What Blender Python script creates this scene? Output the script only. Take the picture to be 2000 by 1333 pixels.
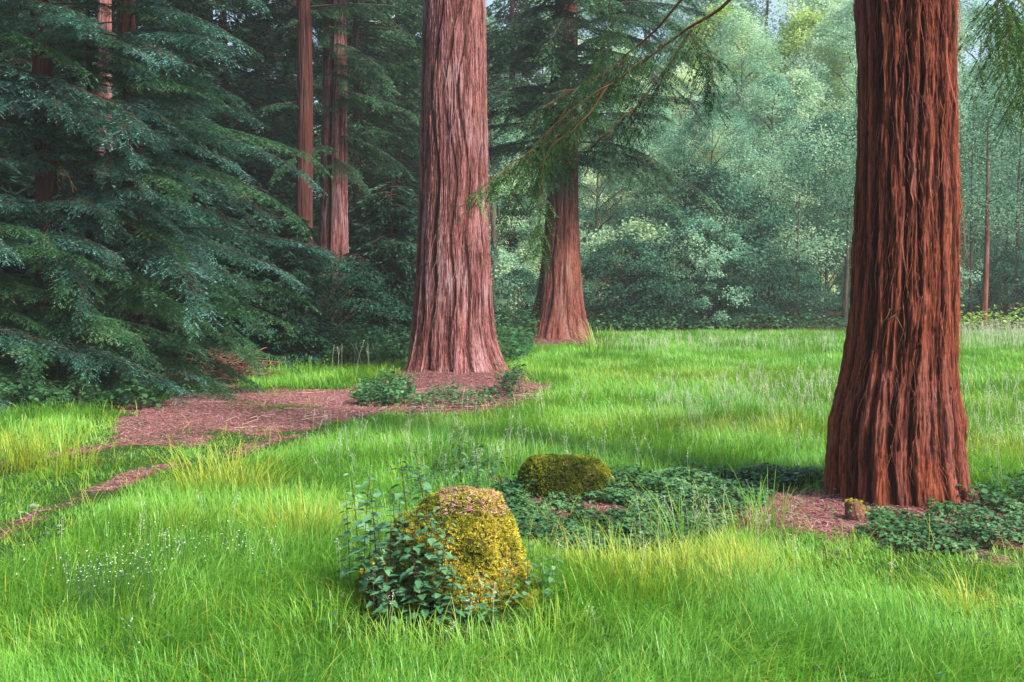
import bpy, math, random
import numpy as np
from mathutils import Vector, Matrix

for o in list(bpy.data.objects):
    bpy.data.objects.remove(o)
S = bpy.context.scene
COL = S.collection
R = math.radians

# ------------------------------------------------------------------ camera
CAMZ = 1.65
F = 1944.0
PITCH = math.atan(106.5 / F)
cam = bpy.data.cameras.new('camera')
cam.lens = 35.0; cam.sensor_width = 36.0
cam.clip_start = 0.1; cam.clip_end = 2000
camo = bpy.data.objects.new('camera', cam)
camo.location = (0, 0, CAMZ)
camo.rotation_euler = (math.pi / 2 - PITCH, 0, 0)
COL.objects.link(camo); S.camera = camo
S.render.resolution_x = 1024; S.render.resolution_y = 682

# ------------------------------------------------------------------ light
SUN_DIR = Vector((0.62, -0.55, 0.92)).normalized()      # towards the sun
elev = math.asin(SUN_DIR.z); azim = math.atan2(SUN_DIR.x, SUN_DIR.y)
W = bpy.data.worlds.new('World'); S.world = W; W.use_nodes = True
wn = W.node_tree; bg = wn.nodes['Background']
sky = wn.nodes.new('ShaderNodeTexSky'); sky.sky_type = 'NISHITA'; sky.sun_disc = False
sky.sun_elevation = elev; sky.sun_rotation = azim
sky.air_density = 1.2; sky.dust_density = 3.0; sky.ozone_density = 1.0
wn.links.new(sky.outputs[0], bg.inputs[0]); bg.inputs[1].default_value = 0.12
sl = bpy.data.lights.new('sun', 'SUN'); sl.energy = 4.4; sl.angle = R(7); sl.color = (1.0, 0.93, 0.82)
so = bpy.data.objects.new('sun', sl); so.rotation_euler = SUN_DIR.to_track_quat('Z', 'Y').to_euler()
COL.objects.link(so)
S.view_settings.view_transform = 'Standard'; S.view_settings.look = 'None'
S.view_settings.exposure = 1.2; S.view_settings.gamma = 1.0
S.view_settings.use_curve_mapping = False

# ------------------------------------------------------------------ layout helpers
cp, sp_ = math.cos(PITCH), math.sin(PITCH)
def ray(px, py):
    xc = (px - 1000) / F; yc = -(py - 666.5) / F
    return np.array([xc, cp + yc * sp_, -sp_ + yc * cp])
def at(px, py, Y):
    d = ray(px, py); return np.array([0, 0, CAMZ]) + d * (Y / d[1])
def gnd(px, py):
    d = ray(px, py); p = np.array([0, 0, CAMZ]) + d * (CAMZ / -d[2]); return p[:2]

# ------------------------------------------------------------------ noise
_rs = np.random.RandomState(7)
_perm = _rs.permutation(256); _perm = np.concatenate([_perm, _perm, _perm])
_g = _rs.normal(size=(256, 3)); _g /= np.linalg.norm(_g, axis=1)[:, None]
def perlin(x, y, z):
    x, y, z = np.broadcast_arrays(np.asarray(x, float), np.asarray(y, float), np.asarray(z, float))
    xi = np.floor(x).astype(int); yi = np.floor(y).astype(int); zi = np.floor(z).astype(int)
    xf, yf, zf = x - xi, y - yi, z - zi
    u = xf**3 * (xf * (xf * 6 - 15) + 10); v = yf**3 * (yf * (yf * 6 - 15) + 10); w = zf**3 * (zf * (zf * 6 - 15) + 10)
    xi &= 255; yi &= 255; zi &= 255
    def gr(a, b, c):
        h = _perm[_perm[_perm[xi + a] + yi + b] + zi + c]
        g = _g[h]
        return g[..., 0] * (xf - a) + g[..., 1] * (yf - b) + g[..., 2] * (zf - c)
    def L(a, b, t): return a + t * (b - a)
    return 1.6 * L(L(L(gr(0,0,0), gr(1,0,0), u), L(gr(0,1,0), gr(1,1,0), u), v),
                   L(L(gr(0,0,1), gr(1,0,1), u), L(gr(0,1,1), gr(1,1,1), u), v), w)
def fbm(x, y, z, o=3):
    s = 0; a = 1; f = 1
    for k in range(o):
        s = s + a * perlin(x * f + 17.3 * k, y * f, z * f); a *= .5; f *= 2.03
    return s
def sstep(a, b, x):
    t = np.clip((x - a) / (b - a), 0, 1); return t * t * (3 - 2 * t)

# ------------------------------------------------------------------ mesh builder
class MB:
    def __init__(s):
        s.v = []; s.q = []; s.t = []; s.qm = []; s.tm = []; s.a = []; s.b = []; s.n = 0
    def add(s, v, quads=None, tris=None, m=0, a=0.0, b=0.0):
        v = np.asarray(v, float).reshape(-1, 3)
        s.v.append(v)
        s.a.append(np.broadcast_to(np.asarray(a, float), (len(v),)))
        s.b.append(np.broadcast_to(np.asarray(b, float), (len(v),)))
        if quads is not None and len(quads):
            quads = np.asarray(quads).reshape(-1, 4); s.q.append(quads + s.n); s.qm.append(np.full(len(quads), m))
        if tris is not None and len(tris):
            tris = np.asarray(tris).reshape(-1, 3); s.t.append(tris + s.n); s.tm.append(np.full(len(tris), m))
        s.n += len(v)
    def mesh(s, name, mats, smooth=True):
        v = np.concatenate(s.v); me = bpy.data.meshes.new(name)
        q = np.concatenate(s.q) if s.q else np.zeros((0, 4), int)
        t = np.concatenate(s.t) if s.t else np.zeros((0, 3), int)
        mi = np.concatenate(s.qm + s.tm)
        me.vertices.add(len(v)); me.vertices.foreach_set('co', v.astype(np.float32).ravel())
        me.loops.add(len(q) * 4 + len(t) * 3)
        me.loops.foreach_set('vertex_index', np.concatenate([q.ravel(), t.ravel()]).astype(np.int32))
        me.polygons.add(len(q) + len(t))
        ls = np.concatenate([np.arange(len(q)) * 4, len(q) * 4 + np.arange(len(t)) * 3])
        me.polygons.foreach_set('loop_start', ls.astype(np.int32))
        me.polygons.foreach_set('material_index', mi.astype(np.int32))
        me.polygons.foreach_set('use_smooth', np.full(len(mi), smooth))
        for nm, arr in (('va', s.a), ('vb', s.b)):
            at_ = me.attributes.new(nm, 'FLOAT', 'POINT')
            at_.data.foreach_set('value', np.concatenate(arr).astype(np.float32))
        for m in mats: me.materials.append(m)
        me.update(calc_edges=True)
        return me
    def build(s, name, mats, parent=None, smooth=True):
        return link(name, s.mesh(name, mats, smooth), parent)

def link(name, me, parent=None, loc=(0, 0, 0), rot=(0, 0, 0), sc=(1, 1, 1)):
    o = bpy.data.objects.new(name, me)
    o.location = loc; o.rotation_euler = rot; o.scale = sc
    if parent: o.parent = parent
    COL.objects.link(o); return o
def tag(o, label, cat, group=None, kind=None):
    o['label'] = label; o['category'] = cat
    if group: o['group'] = group
    if kind: o['kind'] = kind
    return o
def empty(name, loc=(0, 0, 0), rz=0, sc=1.0):
    o = bpy.data.objects.new(name, None); o.location = loc; o.rotation_euler = (0, 0, rz); o.scale = (sc, sc, sc)
    o.empty_display_size = .1
    COL.objects.link(o); return o
def norm(a): return a / np.maximum(np.linalg.norm(a, axis=-1, keepdims=True), 1e-9)

def tube(mb, pts, rad, n=6, m=0, a=0.0, b=0.0):
    pts = np.asarray(pts, float); rad = np.broadcast_to(np.asarray(rad, float), (len(pts),))
    d = norm(np.gradient(pts, axis=0))
    ref = np.where(np.abs(d[:, 2:3]) > .9, np.array([[1., 0, 0]]), np.array([[0, 0, 1.]]))
    s = norm(np.cross(d, ref)); u = np.cross(s, d)
    th = np.arange(n) / n * 2 * np.pi
    v = pts[:, None] + rad[:, None, None] * (np.cos(th)[None, :, None] * s[:, None] + np.sin(th)[None, :, None] * u[:, None])
    i = np.arange(len(pts) - 1)[:, None] * n; j = np.arange(n)[None]; j2 = (j + 1) % n
    mb.add(v, quads=np.stack([i + j, i + j2, i + n + j2, i + n + j], -1), m=m, a=a, b=b)

def blades(mb, c, d, s, L, Wd, m=0, a=0.0, b=0.0, fold=0.0):
    """rhombic leaves: c base, d axis, s side"""
    c = np.asarray(c); n = len(c)
    L = np.broadcast_to(L, (n,))[:, None]; Wd = np.broadcast_to(Wd, (n,))[:, None]
    up = np.cross(s, d)
    mid = c + d * L * .45 + up * fold * Wd
    v = np.stack([c, mid - s * Wd * .5, c + d * L, mid + s * Wd * .5], 1)
    mb.add(v, quads=np.arange(n * 4).reshape(-1, 4), m=m, a=np.repeat(np.broadcast_to(a, (n,)), 4), b=np.repeat(np.broadcast_to(b, (n,)), 4))

def grassblades(mb, base, h, w, yaw, lean, K, a, m=0, curl=.35):
    """curved tapering blades; attribute va = per blade value, vb = height along the blade"""
    n = len(base)
    t = np.linspace(0, 1, K + 1)
    dx = np.stack([np.cos(yaw), np.sin(yaw), np.zeros(n)], 1); sx = np.stack([-np.sin(yaw), np.cos(yaw), np.zeros(n)], 1)
    vs = []; bb = []
    for k, tt in enumerate(t):
        p = base + dx * (lean * h * (tt * .25 + tt**2 * .9))[:, None]
        p[:, 2] += h * (tt - curl * lean * tt**2.4)
        bb.append(tt)
        if k < K:
            ww = (w * (1 - tt * .15) * (1 if k else .7) * .5)[:, None] * (1 - .35 * tt)
            vs += [p - sx * ww, p + sx * ww]
        else: vs.append(p)
    v = np.stack(vs, 1); nv = 2 * K + 1
    off = np.arange(n)[:, None] * nv
    q = np.concatenate([off + np.array([[2*k, 2*k+1, 2*k+3, 2*k+2]]) for k in range(K - 1)], 0) if K > 1 else None
    tr = off + np.array([[2*K-2, 2*K-1, 2*K]])
    b = np.tile(np.concatenate([[tt, tt] if k < K else [tt] for k, tt in enumerate(t)]), n)
    mb.add(v, quads=q, tris=tr, m=m, a=np.repeat(a, nv), b=b)

# ------------------------------------------------------------------ materials
def newmat(name):
    m = bpy.data.materials.new(name); m.use_nodes = True
    nt = m.node_tree; return m, nt, nt.nodes, nt.links, nt.nodes['Principled BSDF']
def attr(nt, name):
    n = nt.nodes.new('ShaderNodeAttribute'); n.attribute_name = name; return n.outputs['Fac']
def noise(nt, scale, detail=3, vec=None, rough=.55, dist=0.0):
    n = nt.nodes.new('ShaderNodeTexNoise'); n.inputs['Scale'].default_value = scale
    n.inputs['Detail'].default_value = detail; n.inputs['Roughness'].default_value = rough; n.inputs['Distortion'].default_value = dist
    if vec is not None: nt.links.new(vec, n.inputs['Vector'])
    return n.outputs['Fac']
def wpos(nt, sc=(1, 1, 1), src='geo'):
    if src == 'geo': v = nt.nodes.new('ShaderNodeNewGeometry').outputs['Position']
    else: v = nt.nodes.new('ShaderNodeTexCoord').outputs['Object']
    mp = nt.nodes.new('ShaderNodeMapping'); mp.inputs['Scale'].default_value = sc
    nt.links.new(v, mp.inputs['Vector']); return mp.outputs[0]
GD = .70
def ramp(nt, fac, stops):
    r = nt.nodes.new('ShaderNodeValToRGB'); e = r.color_ramp.elements
    while len(e) > len(stops): e.remove(e[-1])
    while len(e) < len(stops): e.new(1.0)
    for k, (p, c) in enumerate(stops):
        e[k].position = p; e[k].color = (*[q * GD for q in c], 1)
    nt.links.new(fac, r.inputs[0]); return r.outputs[0]
def mix(nt, fac, a, b, mode='MIX'):
    n = nt.nodes.new('ShaderNodeMix'); n.data_type = 'RGBA'; n.blend_type = mode
    for i, v in ((0, fac), (6, a), (7, b)):
        if isinstance(v, (tuple, list)): n.inputs[i].default_value = (*[q * GD for q in v], 1)
        elif isinstance(v, (int, float)): n.inputs[i].default_value = v
        else: nt.links.new(v, n.inputs[i])
    return n.outputs[2]
def math_(nt, op, a, b=None, clamp=False):
    n = nt.nodes.new('ShaderNodeMath'); n.operation = op; n.use_clamp = clamp
    for i, v in ((0, a), (1, b)):
        if v is None: continue
        if isinstance(v, (int, float)): n.inputs[i].default_value = v
        else: nt.links.new(v, n.inputs[i])
    return n.outputs[0]

def leafy(name, stops, trans=.35, rough=.45, spec=.35, patch=None, scale=.6, transcol=None, objrand=.0):
    """leaf material: colour from the per-leaf value, world-space patches, light passing through"""
    m, nt, N, L, p = newmat(name)
    f = attr(nt, 'va')
    n1 = noise(nt, scale, 3, wpos(nt))
    f2 = math_(nt, 'ADD', math_(nt, 'MULTIPLY', f, .6), math_(nt, 'MULTIPLY', math_(nt, 'SUBTRACT', n1, .5), 1.3))
    if objrand:
        oi = N.new('ShaderNodeObjectInfo')
        f2 = math_(nt, 'ADD', f2, math_(nt, 'MULTIPLY', math_(nt, 'SUBTRACT', oi.outputs['Random'], .5), objrand))
    f2 = math_(nt, 'ADD', f2, .2, True)
    c = ramp(nt, f2, stops)
    L.new(c, p.inputs['Base Color']); p.inputs['Roughness'].default_value = rough
    p.inputs['Specular IOR Level'].default_value = spec
    tr = N.new('ShaderNodeBsdfTranslucent')
    L.new(mix(nt, .5, c, transcol or (.16, .30, .03), 'MIX') if transcol else c, tr.inputs[0])
    mx = N.new('ShaderNodeMixShader'); mx.inputs[0].default_value = trans
    L.new(p.outputs[0], mx.inputs[1]); L.new(tr.outputs[0], mx.inputs[2])
    L.new(mx.outputs[0], N['Material Output'].inputs[0])
    return m

def bark(name, deep, mid, high, pale, fine=1.0, bump=.9, moss=0.0):
    m, nt, N, L, p = newmat(name)
    h = attr(nt, 'va')
    fib = noise(nt, 26 * fine, 6, wpos(nt, (1, 1, .07), 'obj'), .7, .6)
    blot = noise(nt, 2.2, 4, wpos(nt, (1, 1, .35), 'obj'))
    f = math_(nt, 'ADD', math_(nt, 'MULTIPLY', h, .7), math_(nt, 'ADD', math_(nt, 'MULTIPLY', math_(nt, 'SUBTRACT', fib, .46), 1.5), math_(nt, 'MULTIPLY', math_(nt, 'SUBTRACT', noise(nt, 75 * fine, 4, wpos(nt, (1, 1, .05), 'obj'), .75), .5), 1.9)), True)
    c = ramp(nt, f, [(0.08, deep), (.42, mid), (.85, high)])
    pf = math_(nt, 'MULTIPLY', math_(nt, 'SUBTRACT', blot, .48), 4.5, True)
    pf = math_(nt, 'MULTIPLY', pf, math_(nt, 'MULTIPLY', math_(nt, 'SUBTRACT', h, .35), 2.2, True))
    c = mix(nt, pf, c, pale)
    if moss:
        g = noise(nt, 3.1, 3, wpos(nt, (1, 1, 1), 'obj'))
        mf = math_(nt, 'MULTIPLY', math_(nt, 'SUBTRACT', g, .6), 5, True)
        c = mix(nt, math_(nt, 'MULTIPLY', mf, moss), c, (.07, .09, .03))
    L.new(c, p.inputs['Base Color']); p.inputs['Roughness'].default_value = .85
    p.inputs['Specular IOR Level'].default_value = .2
    fib2 = noise(nt, 70 * fine, 4, wpos(nt, (1, 1, .06), 'obj'), .75)
    crk = noise(nt, 14 * fine, 3, wpos(nt, (1, 1, .5), 'obj'), .6)
    hh = math_(nt, 'ADD', fib, math_(nt, 'ADD', math_(nt, 'MULTIPLY', fib2, .5), math_(nt, 'MULTIPLY', crk, .4)))
    b = N.new('ShaderNodeBump'); b.inputs['Strength'].default_value = bump; b.inputs['Distance'].default_value = .05
    L.new(hh, b.inputs['Height']); L.new(b.outputs[0], p.inputs['Normal'])
    return m

def plain(name, stops, scale=8, rough=.8, bump=.3, spec=.2):
    m, nt, N, L, p = newmat(name)
    n1 = noise(nt, scale, 5, wpos(nt, (1, 1, 1), 'obj')); f = math_(nt, 'ADD', math_(nt, 'MULTIPLY', n1, .9), math_(nt, 'MULTIPLY', attr(nt, 'va'), .3), True)
    L.new(ramp(nt, f, stops), p.inputs['Base Color']); p.inputs['Roughness'].default_value = rough
    p.inputs['Specular IOR Level'].default_value = spec
    b = N.new('ShaderNodeBump'); b.inputs['Strength'].default_value = bump; b.inputs['Distance'].default_value = .02
    L.new(noise(nt, scale * 5, 4, wpos(nt, (1, 1, 1), 'obj')), b.inputs['Height']); L.new(b.outputs[0], p.inputs['Normal'])
    return m

M = {}
M['bark_hero'] = bark('bark_red_furrowed', (.050, .010, .006), (.20, .040, .019), (.40, .105, .052), (.30, .12, .11), 1.0, .8)
M['bark_pink'] = bark('bark_pink_stringy', (.045, .012, .011), (.18, .056, .052), (.42, .185, .180), (.46, .30, .335), .8, .6)
M['bark_mid'] = bark('bark_red_far', (.03, .008, .006), (.16, .040, .028), (.30, .105, .08), (.28, .16, .14), .8, .6)
M['bark_dark'] = bark('bark_dark_red', (.012, .003, .003), (.06, .015, .011), (.11, .032, .024), (.12, .055, .05), .8, .6)
M['bark_grey'] = bark('bark_grey', (.03, .022, .016), (.09, .068, .05), (.17, .14, .11), (.2, .2, .17), .8, .5, .6)
M['twig'] = plain('twig_brown', [(0.0, (.03, .014, .008)), (.6, (.085, .042, .022)), (1, (.15, .08, .04))], 12)
M['twig_orange'] = plain('twig_orange', [(0.0, (.08, .035, .014)), (.6, (.22, .10, .04)), (1, (.34, .18, .08))], 12)
M['grass'] = None
M['needle_left'] = leafy('spray_blue_green', [(.1, (.006, .026, .018)), (.40, (.019, .090, .060)), (.68, (.080, .265, .205)), (.97, (.28, .55, .57))], .2, .45, .32, scale=1.1)  # top stop paints the bluish sky highlights onto the spray tips
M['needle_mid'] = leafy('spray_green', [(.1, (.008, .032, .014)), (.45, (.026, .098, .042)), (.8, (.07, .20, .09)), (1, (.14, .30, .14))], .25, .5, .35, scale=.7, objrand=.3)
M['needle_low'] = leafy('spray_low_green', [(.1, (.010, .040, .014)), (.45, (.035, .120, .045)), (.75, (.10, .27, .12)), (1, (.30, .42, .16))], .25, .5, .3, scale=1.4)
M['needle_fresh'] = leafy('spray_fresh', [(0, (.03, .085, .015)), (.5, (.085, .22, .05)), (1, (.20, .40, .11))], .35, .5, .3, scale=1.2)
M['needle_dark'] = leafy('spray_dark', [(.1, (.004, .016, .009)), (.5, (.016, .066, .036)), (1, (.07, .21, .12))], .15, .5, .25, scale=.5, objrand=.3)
M['leaf_far'] = leafy('leaf_far', [(.05, (.05, .15, .095)), (.35, (.20, .47, .31)), (.62, (.42, .72, .50)), (.95, (.66, .90, .52))], .48, .6, .12, scale=.28, objrand=.8)  # raised beyond natural leaf tone so the colour carries the background glow
M['leaf_far_hazed'] = leafy('leaf_far_hazed', [(.05, (.10, .26, .17)), (.35, (.27, .54, .36)), (.65, (.52, .80, .54)), (.95, (.85, 1.0, .62))], .5, .6, .12, scale=.28, objrand=.6)  # lighter version for the rear rows, distance haze and glow put into the colour
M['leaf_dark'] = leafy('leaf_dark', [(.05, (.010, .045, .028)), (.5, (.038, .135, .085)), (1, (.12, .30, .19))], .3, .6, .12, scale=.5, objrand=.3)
M['leaf_lime'] = leafy('leaf_lime', [(0, (.14, .28, .04)), (.5, (.38, .62, .12)), (1, (.75, .90, .30))], .4, .5, .3, scale=.5)
M['leaf_weed'] = leafy('leaf_weed', [(0, (.022, .085, .030)), (.5, (.055, .18, .060)), (1, (.14, .31, .13))], .35, .45, .4, scale=1.5)
M['nettle'] = leafy('nettle_leaf', [(0, (.030, .105, .044)), (.5, (.080, .235, .105)), (1, (.26, .50, .27))], .25, .42, .45, scale=2.5)
M['cover'] = leafy('bramble_leaf', [(.05, (.018, .070, .022)), (.4, (.060, .190, .065)), (.75, (.15, .34, .13)), (1, (.36, .54, .24))], .25, .4, .45, scale=1.8)
M['fern'] = leafy('fern_green', [(0, (.05, .16, .02)), (.5, (.10, .28, .03)), (1, (.24, .42, .05))], .35, .5, .3, scale=2)
M['wood'] = plain('old_wood', [(0, (.012, .008, .004)), (.5, (.045, .035, .012)), (1, (.10, .085, .02))], 9, .9, .8)
M['log'] = plain('pale_log', [(0, (.07, .025, .02)), (.5, (.20, .085, .065)), (1, (.42, .22, .17))], 6, .9, .8)
M['litter'] = plain('needle_litter', [(.1, (.05, .012, .009)), (.4, (.24, .075, .062)), (.62, (.44, .20, .20)), (.9, (.75, .54, .52))], 30, .85, .2)
M['white'] = plain('petal', [(0, (.65, .68, .60)), (1, (.86, .88, .84))], 8, .6, .05)
M['seed'] = leafy('seed_head', [(0, (.50, .60, .38)), (.5, (.74, .80, .62)), (1, (.95, .98, .88))], .3, .7, .1, scale=1)
M['stone'] = plain('stone', [(0, (.2, .19, .17)), (1, (.5, .48, .45))], 9, .8, .6)

def grassmat():
    m, nt, N, L, p = newmat('grass')
    y = attr(nt, 'va'); t = attr(nt, 'vb')
    n1 = noise(nt, .55, 4, wpos(nt)); n2 = noise(nt, 3.2, 3, wpos(nt)); rnd = noise(nt, 60, 1, wpos(nt, (1, 1, .05)))
    f = math_(nt, 'ADD', math_(nt, 'MULTIPLY', n1, .6), math_(nt, 'ADD', math_(nt, 'MULTIPLY', n2, .35), math_(nt, 'MULTIPLY', rnd, .35)))
    g = ramp(nt, math_(nt, 'SUBTRACT', f, .12), [(.22, (.045, .20, .015)), (.42, (.115, .40, .028)), (.6, (.22, .57, .045)), (.8, (.38, .70, .11))])
    yel = mix(nt, rnd, (.50, .56, .02), (.66, .56, .07))
    c = mix(nt, y, g, yel)
    tip = math_(nt, 'MULTIPLY', math_(nt, 'MULTIPLY', t, t), .24)
    c = mix(nt, tip, c, (.50, .78, .26))
    c = mix(nt, math_(nt, 'MULTIPLY', math_(nt, 'SUBTRACT', noise(nt, .9, 2, wpos(nt)), .50), 2.6, True), c, (.085, .38, .035))
    L.new(c, p.inputs['Base Color']); p.inputs['Roughness'].default_value = .42; p.inputs['Specular IOR Level'].default_value = .4
    tr = N.new('ShaderNodeBsdfTranslucent'); L.new(mix(nt, .35, c, (.28, .60, .03)), tr.inputs[0])
    mx = N.new('ShaderNodeMixShader'); mx.inputs[0].default_value = .42
    L.new(p.outputs[0], mx.inputs[1]); L.new(tr.outputs[0], mx.inputs[2]); L.new(mx.outputs[0], N['Material Output'].inputs[0])
    return m
M['grass'] = grassmat()

def mossmat():
    m, nt, N, L, p = newmat('moss')
    y = attr(nt, 'va'); n2 = noise(nt, 7, 4, wpos(nt)); n3 = noise(nt, 60, 2, wpos(nt))
    f = math_(nt, 'ADD', math_(nt, 'MULTIPLY', y, .5), math_(nt, 'ADD', math_(nt, 'MULTIPLY', math_(nt, 'SUBTRACT', n2, .5), 1.0), math_(nt, 'MULTIPLY', n3, .4)), True)
    c = ramp(nt, f, [(0, (.030, .055, .005)), (.33, (.11, .17, .014)), (.55, (.40, .42, .04)), (.75, (.85, .72, .10)), (1, (.98, .86, .26))])
    L.new(c, p.inputs['Base Color']); p.inputs['Roughness'].default_value = .8; p.inputs['Specular IOR Level'].default_value = .15
    tr = N.new('ShaderNodeBsdfTranslucent'); L.new(c, tr.inputs[0])
    mx = N.new('ShaderNodeMixShader'); mx.inputs[0].default_value = .25
    L.new(p.outputs[0], mx.inputs[1]); L.new(tr.outputs[0], mx.inputs[2]); L.new(mx.outputs[0], N['Material Output'].inputs[0])
    return m
M['moss'] = mossmat()

# ------------------------------------------------------------------ ground plan
RT = (at(1758, 990, 7.62)[:2]); CT = at(888, 745, 18.0)[:2]; MT = at(1090, 665, 29.6)[:2]
ST1 = at(880, 1200, 5.25)[:2]; ST2 = at(1115, 1000, 7.85)[:2]
def inpoly(x, y, poly):
    r = np.zeros(x.shape, bool); n = len(poly); j = n - 1
    for i in range(n):
        xi, yi = poly[i]; xj, yj = poly[j]
        c = ((yi > y) != (yj > y)) & (x < (xj - xi) * (y - yi) / (yj - yi + 1e-12) + xi)
        r ^= c; j = i
    return r
def segdist(x, y, pl):
    d = np.full(x.shape, 1e9)
    for (x0, y0), (x1, y1) in zip(pl[:-1], pl[1:]):
        dx, dy = x1 - x0, y1 - y0
        t = np.clip(((x - x0) * dx + (y - y0) * dy) / (dx * dx + dy * dy), 0, 1)
        d = np.minimum(d, np.hypot(x - x0 - t * dx, y - y0 - t * dy))
    return d
LITTER = [gnd(*p) for p in [(225, 812), (300, 790), (370, 762), (405, 742), (450, 745), (470, 757), (560, 757), (700, 762), (745, 785), (735, 812), (660, 830), (600, 846), (545, 855), (500, 842), (400, 846), (300, 860), (200, 842)]]
TRACK1 = [gnd(*p) for p in [(-250, 1180), (0, 1045), (70, 1005), (160, 968), (280, 918), (350, 905), (440, 888), (540, 855)]]
TRACK2 = [gnd(*p) for p in [(-300, 990), (0, 905), (150, 880), (260, 858), (340, 848)]]
SHORT = [gnd(*p) for p in [(-400, 1300), (0, 1130), (200, 1015), (450, 925), (660, 845), (560, 800), (250, 830), (200, 870), (120, 900), (-300, 960)]]
MEADOW = [gnd(*p) for p in [(-1500, 870), (-300, 822), (0, 812), (240, 800), (380, 752), (480, 734), (700, 722), (800, 705), (1000, 668), (1180, 655), (1300, 650), (3600, 650)]] + [np.array((45., 1.)), np.array((-40., 1.))]
PATCH = [np.array(gnd(*p)) for p in [(985, 960), (1010, 930), (1130, 985), (1230, 940), (1330, 938), (1450, 936), (1600, 940), (1590, 955), (1520, 975), (1450, 1020), (1380, 1070), (1300, 1085), (1130, 1085), (1010, 1060)]]
PATCH2 = [np.array(gnd(*p)) for p in [(1685, 1030), (1720, 1010), (1800, 1015), (1900, 1000), (2060, 1000), (2060, 1075), (1850, 1085), (1740, 1085), (1700, 1060)]]
YEL = [(410, 955, .55, .9), (450, 965, .4, .6), (335, 1040, .3, .25), (590, 1045, .35, .6), (500, 1040, .4, .25), (45, 885, .7, .9), (110, 905, .6, .4), (1080, 1095, .35, .5), (1250, 1110, .5, .85), (1330, 1120, .4, .7), (1440, 1140, .25, .8),
       (1500, 1120, .4, .5), (1890, 1195, .22, .9), (1860, 1180, .2, .6), (1160, 850, .6, .4), (1280, 838, .8, .35), (1400, 850, .7, .4), (1490, 842, .7, .7), (1530, 868, .5, .5), (1900, 880, .8, .9), (1950, 900, .6, .5), (1060, 1280, .2, .3),
       (660, 1060, .3, .5), (150, 900, .5, .4), (1980, 800, 1.4, .4), (1380, 745, 2.0, .35), (1250, 735, 2.5, .25), (1420, 1150, .3, .4), (940, 830, .8, .3)]
YELW = [(*gnd(a, b), r_, s_) for a, b, r_, s_ in YEL]

def gz(x, y):
    x = np.asarray(x, float); y = np.asarray(y, float)
    z = .035 * perlin(x * .35, y * .35, 3.3) + .012 * perlin(x * 1.3, y * 1.3, 8.1)
    for (c, h, r_) in ((RT, .10, .8), (CT, .26, 1.7), (MT, .2, 1.8), (ST1, .05, .6), (ST2, .05, .6)):
        z = z + h * np.exp(-((x - c[0])**2 + (y - c[1])**2) / (2 * (r_ * .6)**2))
    z = z + .02 * np.maximum(0, y - 45) 
    return z
def litter_mask(x, y):
    """1 = bare reddish needle litter"""
    wx = x + .40 * perlin(x * 1.1, y * 1.1, 1.7) + .28 * perlin(x * 4, y * 4, 2.2) + .12 * perlin(x * 13, y * 13, 3.); wy = y + .7 * perlin(x * .9, y * .9, 5.1) + .45 * perlin(x * 3, y * 3, 9.2) + .2 * perlin(x * 11, y * 11, 6.)
    m = inpoly(wx, wy, LITTER).astype(float) * (1 - .5 * sstep(.15, .5, perlin(x * 1.7, y * 1.2, 33.) + .5 * perlin(x * 6, y * 5, 11.)))
    g = gnd(548, 800); m = m * (1 - .85 * np.exp(-(((x - g[0]) / .42)**2 + ((y - g[1]) / .35)**2)))
    d1 = segdist(x, y, TRACK1); n1 = perlin(x * .8, y * .8, 12.) + .4 * perlin(x * 4, y * 4, 1.)
    m = np.maximum(m, (d1 < .11 + .14 * n1) * np.clip(.50 + 1.3 * perlin(x * 1.1, y * 1.1, 44.) + .8 * perlin(x * 5, y * 5, 51.), 0, .9))
    d2 = segdist(x, y, TRACK2); m = np.maximum(m, (d2 < .02 + .22 * n1) * .8)
    g = gnd(530, 853); m = np.maximum(m, (((wx - g[0]) / .35)**2 + ((wy - g[1]) / .25)**2 < 1) * .9)
    g = gnd(310, 855); m = np.maximum(m, (((wx - g[0]) / .45)**2 + ((wy - g[1]) / .22)**2 < 1) * .9)
    for c, rx, ry, ox, oy in ((CT, 1.5, 2.9, .12, -2.3), (RT, 1.25, 1.0, -.25, -.5), (MT, 1.4, 1.6, .1, -1.0), (ST2, .55, .6, .0, -.5)):
        q = ((wx - c[0] - ox) / rx)**2 + ((wy - c[1] - oy) / ry)**2
        m = np.maximum(m, np.clip(1.35 - q, 0, 1))
    return np.clip(m, 0, 1)
def meadow_mask(x, y):
    wx = x + .3 * perlin(x * .8, y * .8, 21.7); wy = y + .5 * perlin(x * .7, y * .7, 25.1)
    return inpoly(wx, wy, MEADOW)

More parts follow.
